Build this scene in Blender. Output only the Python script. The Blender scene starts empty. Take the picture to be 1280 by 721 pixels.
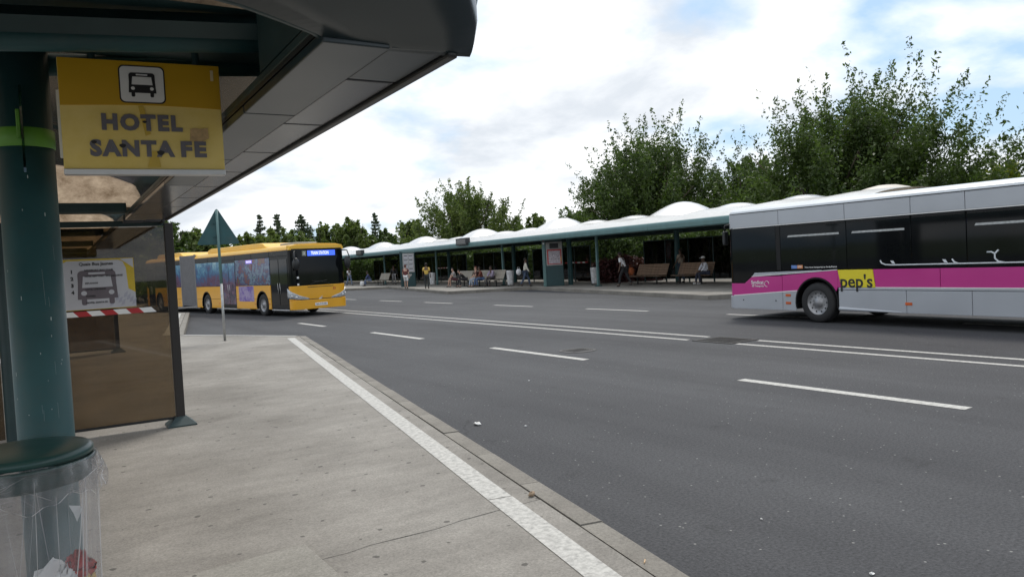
import bpy, math, random
import numpy as np
from mathutils import Vector, Matrix

random.seed(7)
RNG = np.random.default_rng(11)
S = bpy.context.scene
COL = S.collection
PI = math.pi

# ------------------------------------------------------------------ camera
CAMZ = 1.84
cam_d = bpy.data.cameras.new('camera')
cam = bpy.data.objects.new('camera', cam_d)
COL.objects.link(cam)
cam_d.sensor_width = 36.0
cam_d.lens = 950.0 / 1280.0 * 36.0
cam_d.clip_start = 0.05
cam_d.clip_end = 3000.0
FPX, CX, CY = 950.0, 640.0, 360.5
_hc, _sl, _vx = 325.3, 0.051, 10.0
_up = Vector((-_sl, 1.0, (CY - _hc) / FPX)).normalized()
_d = Vector((_vx - CX, (CY - _hc) + _sl * (_vx - CX), -FPX)).normalized()
_x = _d.cross(_up)
CAMR = Matrix((_x, _d, _up))
cam.matrix_world = Matrix.Translation((0, 0, CAMZ)) @ CAMR.to_4x4()
S.camera = cam

# ------------------------------------------------------------------ world, sun, exposure
SUN_EL, SUN_AZ = math.radians(58), math.radians(50)      # azimuth from +Y towards +X
world = bpy.data.worlds.new('World')
S.world = world
world.use_nodes = True
wn, wl = world.node_tree.nodes, world.node_tree.links
wn.clear()
w_out = wn.new('ShaderNodeOutputWorld')
w_bg = wn.new('ShaderNodeBackground')
w_bg.inputs['Strength'].default_value = 0.1
sky = wn.new('ShaderNodeTexSky')
sky.sky_type = 'NISHITA'
sky.sun_disc = False
sky.sun_elevation = SUN_EL
sky.sun_rotation = SUN_AZ
sky.air_density = 1.0
sky.dust_density = 1.5
tc = wn.new('ShaderNodeTexCoord')
sep = wn.new('ShaderNodeSeparateXYZ')
wl.new(tc.outputs['Generated'], sep.inputs[0])
zadd = wn.new('ShaderNodeMath'); zadd.operation = 'ABSOLUTE'
wl.new(sep.outputs['Z'], zadd.inputs[0])
zadd2 = wn.new('ShaderNodeMath'); zadd2.operation = 'ADD'; zadd2.inputs[1].default_value = 0.30
wl.new(zadd.outputs[0], zadd2.inputs[0])
cmb = wn.new('ShaderNodeCombineXYZ')
for i, ax in enumerate('XY'):
    dv = wn.new('ShaderNodeMath'); dv.operation = 'DIVIDE'
    wl.new(sep.outputs[ax], dv.inputs[0]); wl.new(zadd2.outputs[0], dv.inputs[1])
    wl.new(dv.outputs[0], cmb.inputs[i])
cmb.inputs[2].default_value = 3.7


def w_noise(scale, detail, rough, dist, off=None):
    n = wn.new('ShaderNodeTexNoise')
    n.inputs['Scale'].default_value = scale
    n.inputs['Detail'].default_value = detail
    n.inputs['Roughness'].default_value = rough
    n.inputs['Distortion'].default_value = dist
    if off:
        mp = wn.new('ShaderNodeMapping'); mp.inputs['Location'].default_value = off
        wl.new(cmb.outputs[0], mp.inputs['Vector']); wl.new(mp.outputs[0], n.inputs['Vector'])
    else:
        wl.new(cmb.outputs[0], n.inputs['Vector'])
    return n


n_cov = w_noise(1.5, 9.0, 0.52, 0.15, (1.4, 0.3, 0.0))
n_shade = w_noise(2.4, 7.0, 0.55, 0.2, (5.2, 2.1, 0.5))
r_cov = wn.new('ShaderNodeValToRGB')
r_cov.color_ramp.elements[0].position = 0.40
r_cov.color_ramp.elements[1].position = 0.52
wl.new(n_cov.outputs['Fac'], r_cov.inputs[0])
r_sh = wn.new('ShaderNodeValToRGB')
r_sh.color_ramp.elements[0].position = 0.34
r_sh.color_ramp.elements[0].color = (5.9, 6.3, 6.8, 1)
r_sh.color_ramp.elements[1].position = 0.58
r_sh.color_ramp.elements[1].color = (9.3, 9.4, 9.5, 1)
wl.new(n_shade.outputs['Fac'], r_sh.inputs[0])
w_tint = wn.new('ShaderNodeMix'); w_tint.data_type = 'RGBA'
w_tint.inputs[0].default_value = 0.62
w_tint.inputs[7].default_value = (3.6, 5.6, 7.8, 1)          # thin high veil over the blue
wl.new(sky.outputs[0], w_tint.inputs[6])
w_mix = wn.new('ShaderNodeMix'); w_mix.data_type = 'RGBA'
wl.new(r_cov.outputs[0], w_mix.inputs[0])
wl.new(w_tint.outputs[2], w_mix.inputs[6])
wl.new(r_sh.outputs[0], w_mix.inputs[7])
wl.new(w_mix.outputs[2], w_bg.inputs['Color'])
wl.new(w_bg.outputs[0], w_out.inputs['Surface'])

sun_d = bpy.data.lights.new('sun', 'SUN')
sun_d.energy = 1.5
sun_d.angle = math.radians(14)
sun_d.color = (1.0, 0.95, 0.87)
sun = bpy.data.objects.new('sun', sun_d)
COL.objects.link(sun)
_sd = Vector((math.cos(SUN_EL) * math.sin(SUN_AZ), math.cos(SUN_EL) * math.cos(SUN_AZ), math.sin(SUN_EL)))
sun.rotation_euler = _sd.to_track_quat('Z', 'Y').to_euler()
sun.location = (30, 30, 60)

S.view_settings.view_transform = 'Standard'
S.view_settings.look = 'None'
S.view_settings.gamma = 1.0
S.view_settings.exposure = 0.42
S.view_settings.use_curve_mapping = False
S.render.engine = 'CYCLES'
S.cycles.max_bounces = 8
S.cycles.transparent_max_bounces = 24


# ------------------------------------------------------------------ pixel helper (photograph pixels, 1280 x 721)
def ray(px, py):
    return CAMR @ Vector((px - CX, CY - py, -FPX))


def gpt(px, py, z=0.0):
    v = ray(px, py)
    t = (z - CAMZ) / v.z
    return Vector((v.x * t, v.y * t, z))


def at_y(px, py, y):
    v = ray(px, py); t = y / v.y
    return Vector((v.x * t, y, CAMZ + v.z * t))


# ------------------------------------------------------------------ materials
MATS = {}


def nodes_of(name):
    m = bpy.data.materials.new(name)
    m.use_nodes = True
    nt = m.node_tree
    b = nt.nodes['Principled BSDF']
    MATS[name] = m
    return m, nt, b


def c4(c):
    return (c[0], c[1], c[2], 1.0)


def mat(name, col, rough=0.5, metal=0.0, var=0.12, scale=6.0, bump=0.0, bscale=60.0, spec=0.5, coat=0.0, dirt=None, dscale=2.0):
    """painted / plain surface with soft mottling, optional dirt and fine relief"""
    if name in MATS:
        return MATS[name]
    m, nt, b = nodes_of(name)
    n, l = nt.nodes, nt.links
    t = n.new('ShaderNodeTexCoord')
    nz = n.new('ShaderNodeTexNoise')
    nz.inputs['Scale'].default_value = scale
    nz.inputs['Detail'].default_value = 6
    l.new(t.outputs['Object'], nz.inputs['Vector'])
    rp = n.new('ShaderNodeValToRGB')
    rp.color_ramp.elements[0].position = 0.3
    rp.color_ramp.elements[1].position = 0.7
    rp.color_ramp.elements[0].color = c4([x * (1 - var) for x in col])
    rp.color_ramp.elements[1].color = c4([min(1, x * (1 + var)) for x in col])
    l.new(nz.outputs['Fac'], rp.inputs[0])
    out = rp.outputs[0]
    if dirt:
        nd = n.new('ShaderNodeTexNoise')
        nd.inputs['Scale'].default_value = dscale
        nd.inputs['Detail'].default_value = 10
        nd.inputs['Roughness'].default_value = 0.7
        l.new(t.outputs['Object'], nd.inputs['Vector'])
        rd = n.new('ShaderNodeValToRGB')
        rd.color_ramp.elements[0].position = 0.48
        rd.color_ramp.elements[1].position = 0.72
        l.new(nd.outputs['Fac'], rd.inputs[0])
        mx = n.new('ShaderNodeMix'); mx.data_type = 'RGBA'
        l.new(rd.outputs[0], mx.inputs[0]); l.new(out, mx.inputs[6]); mx.inputs[7].default_value = c4(dirt)
        out = mx.outputs[2]
    l.new(out, b.inputs['Base Color'])
    b.inputs['Roughness'].default_value = rough
    b.inputs['Metallic'].default_value = metal
    b.inputs['Specular IOR Level'].default_value = spec
    b.inputs['Coat Weight'].default_value = coat
    rr = n.new('ShaderNodeMapRange')
    rr.inputs[3].default_value = max(0.02, rough * 0.75); rr.inputs[4].default_value = min(1, rough * 1.25)
    l.new(nz.outputs['Fac'], rr.inputs[0]); l.new(rr.outputs[0], b.inputs['Roughness'])
    if bump:
        nb = n.new('ShaderNodeTexNoise')
        nb.inputs['Scale'].default_value = bscale; nb.inputs['Detail'].default_value = 4
        l.new(t.outputs['Object'], nb.inputs['Vector'])
        bp = n.new('ShaderNodeBump')
        bp.inputs['Strength'].default_value = bump; bp.inputs['Distance'].default_value = 0.02
        l.new(nb.outputs['Fac'], bp.inputs['Height']); l.new(bp.outputs[0], b.inputs['Normal'])
    return m


def m_asphalt():
    m, nt, b = nodes_of('asphalt')
    n, l = nt.nodes, nt.links
    t = n.new('ShaderNodeTexCoord')

    def nz(scale, det, rough=0.6, vec=None):
        q = n.new('ShaderNodeTexNoise'); q.inputs['Scale'].default_value = scale
        q.inputs['Detail'].default_value = det; q.inputs['Roughness'].default_value = rough
        l.new(vec or t.outputs['Object'], q.inputs['Vector']); return q
    big = nz(0.22, 5)
    mp = n.new('ShaderNodeMapping'); mp.inputs['Scale'].default_value = (0.9, 0.07, 1)
    mp.inputs['Rotation'].default_value = (0, 0, 0.03)
    l.new(t.outputs['Object'], mp.inputs[0])
    lane = nz(0.8, 4, 0.6, mp.outputs[0])                      # wheel-worn lanes along the road
    fine = nz(42, 3, 0.85)
    r1 = n.new('ShaderNodeValToRGB'); e = r1.color_ramp.elements
    e[0].position, e[1].position = 0.3, 0.7
    e[0].color, e[1].color = (0.044, 0.045, 0.050, 1), (0.063, 0.064, 0.069, 1)
    l.new(big.outputs['Fac'], r1.inputs[0])
    r2 = n.new('ShaderNodeValToRGB'); e = r2.color_ramp.elements
    e[0].position, e[1].position = 0.32, 0.68
    e[0].color, e[1].color = (0.74, 0.74, 0.75, 1), (1.18, 1.18, 1.17, 1)
    l.new(lane.outputs['Fac'], r2.inputs[0])
    m1 = n.new('ShaderNodeMix'); m1.data_type = 'RGBA'; m1.blend_type = 'MULTIPLY'; m1.inputs[0].default_value = 1
    l.new(r1.outputs[0], m1.inputs[6]); l.new(r2.outputs[0], m1.inputs[7])
    r3 = n.new('ShaderNodeValToRGB'); e = r3.color_ramp.elements
    e[0].position, e[1].position = 0.3, 0.74
    e[0].color, e[1].color = (0.40, 0.40, 0.41, 1), (1.75, 1.75, 1.72, 1)
    l.new(fine.outputs['Fac'], r3.inputs[0])
    m2 = n.new('ShaderNodeMix'); m2.data_type = 'RGBA'; m2.blend_type = 'MULTIPLY'; m2.inputs[0].default_value = 1
    l.new(m1.outputs[2], m2.inputs[6]); l.new(r3.outputs[0], m2.inputs[7])
    # pale specks of stone
    vo = n.new('ShaderNodeTexVoronoi'); vo.inputs['Scale'].default_value = 26
    l.new(t.outputs['Object'], vo.inputs['Vector'])
    sp = n.new('ShaderNodeSeparateColor'); l.new(vo.outputs['Color'], sp.inputs[0])
    g1 = n.new('ShaderNodeMath'); g1.operation = 'GREATER_THAN'; g1.inputs[1].default_value = 0.965
    l.new(sp.outputs[0], g1.inputs[0])
    g2 = n.new('ShaderNodeMath'); g2.operation = 'LESS_THAN'; g2.inputs[1].default_value = 0.22
    l.new(vo.outputs['Distance'], g2.inputs[0])
    g3 = n.new('ShaderNodeMath'); g3.operation = 'MULTIPLY'
    l.new(g1.outputs[0], g3.inputs[0]); l.new(g2.outputs[0], g3.inputs[1])
    m3 = n.new('ShaderNodeMix'); m3.data_type = 'RGBA'; m3.inputs[7].default_value = (0.24, 0.24, 0.23, 1)
    l.new(g3.outputs[0], m3.inputs[0]); l.new(m2.outputs[2], m3.inputs[6])
    # oil drips and hairline cracks
    st = nz(1.9, 6, 0.7)
    rs_ = n.new('ShaderNodeValToRGB'); e = rs_.color_ramp.elements
    e[0].position, e[1].position = 0.60, 0.72
    e[0].color, e[1].color = (1, 1, 1, 1), (0.66, 0.66, 0.66, 1)
    l.new(st.outputs['Fac'], rs_.inputs[0])
    m4 = n.new('ShaderNodeMix'); m4.data_type = 'RGBA'; m4.blend_type = 'MULTIPLY'; m4.inputs[0].default_value = 1
    l.new(m3.outputs[2], m4.inputs[6]); l.new(rs_.outputs[0], m4.inputs[7])
    wob = nz(1.1, 6, 0.7)
    va = n.new('ShaderNodeVectorMath'); va.operation = 'MULTIPLY_ADD'; va.inputs[1].default_value = (0.9, 0.9, 0)
    l.new(wob.outputs['Color'], va.inputs[0]); l.new(t.outputs['Object'], va.inputs[2])
    vc_ = n.new('ShaderNodeTexVoronoi'); vc_.feature = 'DISTANCE_TO_EDGE'; vc_.voronoi_dimensions = '2D'; vc_.inputs['Scale'].default_value = 0.13
    l.new(va.outputs[0], vc_.inputs['Vector'])
    cr_ = n.new('ShaderNodeMath'); cr_.operation = 'LESS_THAN'; cr_.inputs[1].default_value = 0.0022; l.new(vc_.outputs['Distance'], cr_.inputs[0])
    mk = nz(0.16, 2); gk = n.new('ShaderNodeMath'); gk.operation = 'GREATER_THAN'; gk.inputs[1].default_value = 0.5; l.new(mk.outputs['Fac'], gk.inputs[0])
    ck = n.new('ShaderNodeMath'); ck.operation = 'MULTIPLY'; l.new(cr_.outputs[0], ck.inputs[0]); l.new(gk.outputs[0], ck.inputs[1])
    ck2 = n.new('ShaderNodeMath'); ck2.operation = 'MULTIPLY'; ck2.inputs[1].default_value = 0.55; l.new(ck.outputs[0], ck2.inputs[0])
    m5 = n.new('ShaderNodeMix'); m5.data_type = 'RGBA'; m5.inputs[7].default_value = (0.018, 0.018, 0.019, 1)
    l.new(ck2.outputs[0], m5.inputs[0]); l.new(m4.outputs[2], m5.inputs[6])
    l.new(m5.outputs[2], b.inputs['Base Color'])
    b.inputs['Roughness'].default_value = 0.82
    b.inputs['Specular IOR Level'].default_value = 0.35
    bp = n.new('ShaderNodeBump'); bp.inputs['Strength'].default_value = 0.35; bp.inputs['Distance'].default_value = 0.01
    l.new(fine.outputs['Fac'], bp.inputs['Height']); l.new(bp.outputs[0], b.inputs['Normal'])
    return m


def m_concrete(name, lo, hi, spots=True):
    m, nt, b = nodes_of(name)
    n, l = nt.nodes, nt.links
    t = n.new('ShaderNodeTexCoord')

    def nz(scale, det, rough=0.6, vec=None):
        q = n.new('ShaderNodeTexNoise'); q.inputs['Scale'].default_value = scale
        q.inputs['Detail'].default_value = det; q.inputs['Roughness'].default_value = rough
        l.new(vec or t.outputs['Object'], q.inputs['Vector']); return q
    big = nz(0.7, 9, 0.65)
    mp = n.new('ShaderNodeMapping'); mp.inputs['Scale'].default_value = (1.0, 3.4, 1)
    mp.inputs['Rotation'].default_value = (0, 0, -0.12)
    l.new(t.outputs['Object'], mp.inputs[0])
    streak = nz(1.6, 8, 0.7, mp.outputs[0])                    # broom marks across the walk
    fine = nz(70, 3, 0.8)
    r1 = n.new('ShaderNodeValToRGB'); e = r1.color_ramp.elements
    e[0].position, e[1].position = 0.32, 0.68
    e[0].color, e[1].color = c4(lo), c4(hi)
    l.new(big.outputs['Fac'], r1.inputs[0])
    prev = r1.outputs[0]
    for src, a, c in ((streak, 0.86, 1.12), (fine, 0.72, 1.28)):
        r = n.new('ShaderNodeValToRGB'); e = r.color_ramp.elements
        e[0].position, e[1].position = 0.3, 0.7
        e[0].color, e[1].color = (a, a, a, 1), (c, c, c, 1)
        l.new(src.outputs['Fac'], r.inputs[0])
        mx = n.new('ShaderNodeMix'); mx.data_type = 'RGBA'; mx.blend_type = 'MULTIPLY'; mx.inputs[0].default_value = 1
        l.new(prev, mx.inputs[6]); l.new(r.outputs[0], mx.inputs[7]); prev = mx.outputs[2]
    if spots:                                                  # trodden chewing gum and drips
        wv = nz(9, 3); 
        vm = n.new('ShaderNodeVectorMath'); vm.operation = 'MULTIPLY_ADD'
        vm.inputs[1].default_value = (0.06, 0.06, 0); l.new(wv.outputs['Color'], vm.inputs[0]); l.new(t.outputs['Object'], vm.inputs[2])
        vo = n.new('ShaderNodeTexVoronoi'); vo.inputs['Scale'].default_value = 4.6; vo.voronoi_dimensions = '2D'
        l.new(vm.outputs[0], vo.inputs['Vector'])
        sp = n.new('ShaderNodeSeparateColor'); l.new(vo.outputs['Color'], sp.inputs[0])
        g1 = n.new('ShaderNodeMath'); g1.operation = 'GREATER_THAN'; g1.inputs[1].default_value = 0.45; l.new(sp.outputs[0], g1.inputs[0])
        thr = n.new('ShaderNodeMath'); thr.operation = 'MULTIPLY'; thr.inputs[1].default_value = 0.10; l.new(sp.outputs[1], thr.inputs[0])
        g2 = n.new('ShaderNodeMath'); g2.operation = 'LESS_THAN'; l.new(vo.outputs['Distance'], g2.inputs[0]); l.new(thr.outputs[0], g2.inputs[1])
        g3 = n.new('ShaderNodeMath'); g3.operation = 'MULTIPLY'; l.new(g1.outputs[0], g3.inputs[0]); l.new(g2.outputs[0], g3.inputs[1])
        g4 = n.new('ShaderNodeMath'); g4.operation = 'MULTIPLY'; g4.inputs[1].default_value = 0.75; l.new(g3.outputs[0], g4.inputs[0])
        mx = n.new('ShaderNodeMix'); mx.data_type = 'RGBA'; mx.inputs[7].default_value = (0.07, 0.066, 0.06, 1)
        l.new(g4.outputs[0], mx.inputs[0]); l.new(prev, mx.inputs[6]); prev = mx.outputs[2]
    l.new(prev, b.inputs['Base Color'])
    b.inputs['Roughness'].default_value = 0.88
    b.inputs['Specular IOR Level'].default_value = 0.3
    bp = n.new('ShaderNodeBump'); bp.inputs['Strength'].default_value = 0.25; bp.inputs['Distance'].default_value = 0.008
    l.new(streak.outputs['Fac'], bp.inputs['Height']); l.new(bp.outputs[0], b.inputs['Normal'])
    return m


def m_paint_line():
    m, nt, b = nodes_of('road_paint')
    n, l = nt.nodes, nt.links
    t = n.new('ShaderNodeTexCoord')
    a = n.new('ShaderNodeTexNoise'); a.inputs['Scale'].default_value = 22; a.inputs['Detail'].default_value = 10; a.inputs['Roughness'].default_value = 0.7
    l.new(t.outputs['Object'], a.inputs['Vector'])
    r = n.new('ShaderNodeValToRGB'); e = r.color_ramp.elements
    e[0].position, e[1].position = 0.33, 0.58
    e[0].color, e[1].color = (0.27, 0.265, 0.25, 1), (0.53, 0.52, 0.49, 1)
    l.new(a.outputs['Fac'], r.inputs[0]); l.new(r.outputs[0], b.inputs['Base Color'])
    b.inputs['Roughness'].default_value = 0.75
    return m


def m_glass(name, tint, gloss=0.12, rough=0.02):
    """thin tinted pane: coloured see-through plus reflection"""
    m = bpy.data.materials.new(name); m.use_nodes = True; MATS[name] = m
    nt = m.node_tree; n, l = nt.nodes, nt.links
    n.clear()
    o = n.new('ShaderNodeOutputMaterial')
    tr = n.new('ShaderNodeBsdfTransparent'); tr.inputs[0].default_value = c4(tint)
    gl = n.new('ShaderNodeBsdfGlossy'); gl.inputs['Roughness'].default_value = rough
    tc_ = n.new('ShaderNodeTexCoord')
    nz = n.new('ShaderNodeTexNoise'); nz.inputs['Scale'].default_value = 5; nz.inputs['Detail'].default_value = 8
    l.new(tc_.outputs['Object'], nz.inputs['Vector'])
    df = n.new('ShaderNodeBsdfDiffuse'); df.inputs[0].default_value = (0.25, 0.23, 0.2, 1)
    fr = n.new('ShaderNodeFresnel'); fr.inputs[0].default_value = 1.5
    mr = n.new('ShaderNodeMapRange'); mr.inputs[1].default_value = 0.04; mr.inputs[2].default_value = 1
    mr.inputs[3].default_value = gloss * 0.5; mr.inputs[4].default_value = 1
    l.new(fr.outputs[0], mr.inputs[0])
    mx = n.new('ShaderNodeMixShader')
    l.new(mr.outputs[0], mx.inputs[0]); l.new(tr.outputs[0], mx.inputs[1]); l.new(gl.outputs[0], mx.inputs[2])
    dm = n.new('ShaderNodeMapRange'); dm.inputs[1].default_value = 0.45; dm.inputs[2].default_value = 0.8
    dm.inputs[3].default_value = 0.0; dm.inputs[4].default_value = 0.10
    l.new(nz.outputs['Fac'], dm.inputs[0])
    m2 = n.new('ShaderNodeMixShader')                           # dust film
    l.new(dm.outputs[0], m2.inputs[0]); l.new(mx.outputs[0], m2.inputs[1]); l.new(df.outputs[0], m2.inputs[2])
    l.new(m2.outputs[0], o.inputs[0])
    return m


def m_plastic_bag():
    m = bpy.data.materials.new('clear_bag'); m.use_nodes = True; MATS['clear_bag'] = m
    nt = m.node_tree; n, l = nt.nodes, nt.links
    n.clear()
    o = n.new('ShaderNodeOutputMaterial')
    tr = n.new('ShaderNodeBsdfTransparent'); tr.inputs[0].default_value = (0.93, 0.93, 0.94, 1)
    gl = n.new('ShaderNodeBsdfGlossy'); gl.inputs['Roughness'].default_value = 0.08
    df = n.new('ShaderNodeBsdfDiffuse'); df.inputs[0].default_value = (0.75, 0.75, 0.77, 1)
    tl = n.new('ShaderNodeBsdfTranslucent'); tl.inputs[0].default_value = (0.8, 0.8, 0.82, 1)
    fr = n.new('ShaderNodeLayerWeight'); fr.inputs[0].default_value = 0.35
    t = n.new('ShaderNodeTexCoord')
    mp = n.new('ShaderNodeMapping'); mp.inputs['Scale'].default_value = (14, 14, 1.6)
    l.new(t.outputs['Object'], mp.inputs[0])
    nz = n.new('ShaderNodeTexNoise'); nz.inputs['Scale'].default_value = 1.4; nz.inputs['Detail'].default_value = 5
    l.new(mp.outputs[0], nz.inputs['Vector'])
    mr = n.new('ShaderNodeMapRange'); mr.inputs[1].default_value = 0.35; mr.inputs[2].default_value = 0.8
    mr.inputs[3].default_value = 0.07; mr.inputs[4].default_value = 0.30
    l.new(nz.outputs['Fac'], mr.inputs[0])
    ad = n.new('ShaderNodeMixShader'); ad.inputs[0].default_value = 0.5
    l.new(df.outputs[0], ad.inputs[1]); l.new(tl.outputs[0], ad.inputs[2])
    bp = n.new('ShaderNodeBump'); bp.inputs['Strength'].default_value = 0.9; bp.inputs['Distance'].default_value = 0.05
    l.new(nz.outputs['Fac'], bp.inputs['Height']); l.new(bp.outputs[0], gl.inputs['Normal'])
    m1 = n.new('ShaderNodeMixShader'); l.new(mr.outputs[0], m1.inputs[0]); l.new(tr.outputs[0], m1.inputs[1]); l.new(ad.outputs[0], m1.inputs[2])
    mf = n.new('ShaderNodeMath'); mf.operation = 'MULTIPLY'; mf.inputs[1].default_value = 0.30; l.new(fr.outputs['Facing'], mf.inputs[0])
    m2 = n.new('ShaderNodeMixShader'); l.new(mf.outputs[0], m2.inputs[0]); l.new(m1.outputs[0], m2.inputs[1]); l.new(gl.outputs[0], m2.inputs[2])
    l.new(m2.outputs[0], o.inputs[0])
    return m


def m_translucent(name, lo, hi, trans=0.5, rough=0.6):
    m = bpy.data.materials.new(name); m.use_nodes = True; MATS[name] = m
    nt = m.node_tree; n, l = nt.nodes, nt.links
    n.clear()
    o = n.new('ShaderNodeOutputMaterial')
    t = n.new('ShaderNodeTexCoord')
    a = n.new('ShaderNodeTexNoise'); a.inputs['Scale'].default_value = 5.0; a.inputs['Detail'].default_value = 12; a.inputs['Roughness'].default_value = 0.75
    l.new(t.outputs['Object'], a.inputs['Vector'])
    r = n.new('ShaderNodeValToRGB'); e = r.color_ramp.elements
    e[0].position, e[1].position = 0.3, 0.68
    e[0].color, e[1].color = c4(lo), c4(hi)
    l.new(a.outputs['Fac'], r.inputs[0])
    df = n.new('ShaderNodeBsdfDiffuse'); tl = n.new('ShaderNodeBsdfTranslucent'); gl = n.new('ShaderNodeBsdfGlossy')
    gl.inputs['Roughness'].default_value = rough * 0.4
    l.new(r.outputs[0], df.inputs[0]); l.new(r.outputs[0], tl.inputs[0])
    mx = n.new('ShaderNodeMixShader'); mx.inputs[0].default_value = trans
    l.new(df.outputs[0], mx.inputs[1]); l.new(tl.outputs[0], mx.inputs[2])
    fr = n.new('ShaderNodeFresnel'); fr.inputs[0].default_value = 1.12
    m2 = n.new('ShaderNodeMixShader'); l.new(fr.outputs[0], m2.inputs[0]); l.new(mx.outputs[0], m2.inputs[1]); l.new(gl.outputs[0], m2.inputs[2])
    l.new(m2.outputs[0], o.inputs[0])
    return m


def m_leaf(name, dark, light, trans=0.35):
    m = bpy.data.materials.new(name); m.use_nodes = True; MATS[name] = m
    nt = m.node_tree; n, l = nt.nodes, nt.links
    n.clear()
    o = n.new('ShaderNodeOutputMaterial')
    g = n.new('ShaderNodeNewGeometry')
    t = n.new('ShaderNodeTexCoord')
    a = n.new('ShaderNodeTexNoise'); a.inputs['Scale'].default_value = 0.55; a.inputs['Detail'].default_value = 4
    l.new(t.outputs['Object'], a.inputs['Vector'])
    md = n.new('ShaderNodeMath'); md.operation = 'MULTIPLY_ADD'; md.inputs[1].default_value = 0.6
    l.new(g.outputs['Random Per Island'], md.inputs[0])
    ms = n.new('ShaderNodeMath'); ms.operation = 'MULTIPLY_ADD'; ms.inputs[1].default_value = 1.2; ms.inputs[2].default_value = -0.4
    l.new(a.outputs['Fac'], ms.inputs[0]); l.new(ms.outputs[0], md.inputs[2])
    r = n.new('ShaderNodeValToRGB'); e = r.color_ramp.elements
    e[0].position, e[1].position = 0.1, 0.9
    e[0].color, e[1].color = c4(dark), c4(light)
    l.new(md.outputs[0], r.inputs[0])
    df = n.new('ShaderNodeBsdfPrincipled'); df.inputs['Roughness'].default_value = 0.45
    df.inputs['Specular IOR Level'].default_value = 0.3
    tl = n.new('ShaderNodeBsdfTranslucent')
    l.new(r.outputs[0], df.inputs['Base Color'])
    br = n.new('ShaderNodeMix'); br.data_type = 'RGBA'; br.blend_type = 'MULTIPLY'; br.inputs[0].default_value = 1
    br.inputs[7].default_value = (1.3, 1.5, 0.7, 1); l.new(r.outputs[0], br.inputs[6]); l.new(br.outputs[2], tl.inputs[0])
    mx = n.new('ShaderNodeMixShader'); mx.inputs[0].default_value = trans
    l.new(df.outputs[0], mx.inputs[1]); l.new(tl.outputs[0], mx.inputs[2])
    l.new(mx.outputs[0], o.inputs[0])
    return m


def m_advert(name, cols, scale=2.2, gloss=0.15, grad=0.0):
    """printed film of colour clouds"""
    m, nt, b = nodes_of(name)
    n, l = nt.nodes, nt.links
    t = n.new('ShaderNodeTexCoord')
    a = n.new('ShaderNodeTexNoise'); a.inputs['Scale'].default_value = scale; a.inputs['Detail'].default_value = 7
    a.inputs['Roughness'].default_value = 0.78; a.inputs['Distortion'].default_value = 0.35
    l.new(t.outputs['Object'], a.inputs['Vector'])
    r = n.new('ShaderNodeValToRGB')
    els = r.color_ramp.elements
    for i, c in enumerate(cols):
        p = 0.28 + 0.44 * i / (len(cols) - 1)
        if i < 2:
            els[i].position = p; els[i].color = c4(c)
        else:
            e = els.new(p); e.color = c4(c)
    sz = n.new('ShaderNodeSeparateXYZ'); l.new(t.outputs['Object'], sz.inputs[0])
    zr_ = n.new('ShaderNodeMapRange'); zr_.inputs[1].default_value = 1.2; zr_.inputs[2].default_value = 2.5
    zr_.inputs[3].default_value = -0.16 * grad; zr_.inputs[4].default_value = 0.16 * grad
    l.new(sz.outputs['Z'], zr_.inputs[0])
    ad_ = n.new('ShaderNodeMath'); ad_.operation = 'ADD'; l.new(a.outputs['Fac'], ad_.inputs[0]); l.new(zr_.outputs[0], ad_.inputs[1])
    l.new(ad_.outputs[0], r.inputs[0])
    l.new(r.outputs[0], b.inputs['Base Color'])
    b.inputs['Roughness'].default_value = gloss
    return m


def m_emit(name, col, strength):
    m, nt, b = nodes_of(name)
    b.inputs['Base Color'].default_value = c4([x * 0.2 for x in col])
    b.inputs['Emission Color'].default_value = c4(col)
    b.inputs['Emission Strength'].default_value = strength
    return m


ASPH = m_asphalt()
CONC = m_concrete('pavement_concrete', (0.190, 0.177, 0.158), (0.305, 0.288, 0.262))
KERB = m_concrete('kerb_concrete', (0.165, 0.152, 0.134), (0.25, 0.235, 0.208), False)
SLABM = m_concrete('cover_slab_concrete', (0.23, 0.22, 0.195), (0.33, 0.315, 0.285))
PAINT = m_paint_line()
GRASS = mat('grass_ground', (0.10, 0.145, 0.03), 0.95, var=0.35, scale=1.5, dirt=(0.14, 0.15, 0.05), dscale=0.6)
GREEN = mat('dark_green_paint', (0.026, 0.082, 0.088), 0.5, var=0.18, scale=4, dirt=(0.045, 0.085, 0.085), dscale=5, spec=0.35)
CHIP = mat('paint_chip', (0.34, 0.40, 0.40), 0.7)
TEAL = mat('weathered_teal_paint', (0.095, 0.185, 0.185), 0.4, var=0.12, scale=2)
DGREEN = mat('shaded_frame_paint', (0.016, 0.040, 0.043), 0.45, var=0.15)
SOFGREY = mat('soffit_panel_grey', (0.058, 0.060, 0.068), 0.20, var=0.15, scale=1.2, spec=0.6)
SOFGREEN = mat('soffit_panel_green', (0.012, 0.024, 0.030), 0.30, var=0.18, scale=1.0, spec=0.6)
BLACKTRIM = mat('black_trim', (0.012, 0.013, 0.014), 0.4)
RUBBER = mat('black_rubber', (0.012, 0.012, 0.013), 0.75, var=0.2, scale=20)
DOMEIN = m_translucent('dirty_dome_plastic', (0.13, 0.085, 0.05), (0.50, 0.39, 0.28), 0.66)
DOMEWHITE = m_translucent('white_dome_plastic', (0.68, 0.675, 0.66), (0.84, 0.84, 0.835), 0.16)
DOMEBEIGE = mat('beige_dome_plastic', (0.62, 0.56, 0.48), 0.45, var=0.06)
BRONZE = m_glass('bronze_glass', (0.46, 0.40, 0.32), 0.10)
SMOKE = m_glass('smoked_glass', (0.34, 0.31, 0.28), 0.06)
CLEARBAG = m_plastic_bag()
GALV = mat('galvanised_steel', (0.42, 0.43, 0.43), 0.45, 0.7, var=0.2, scale=15)
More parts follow.
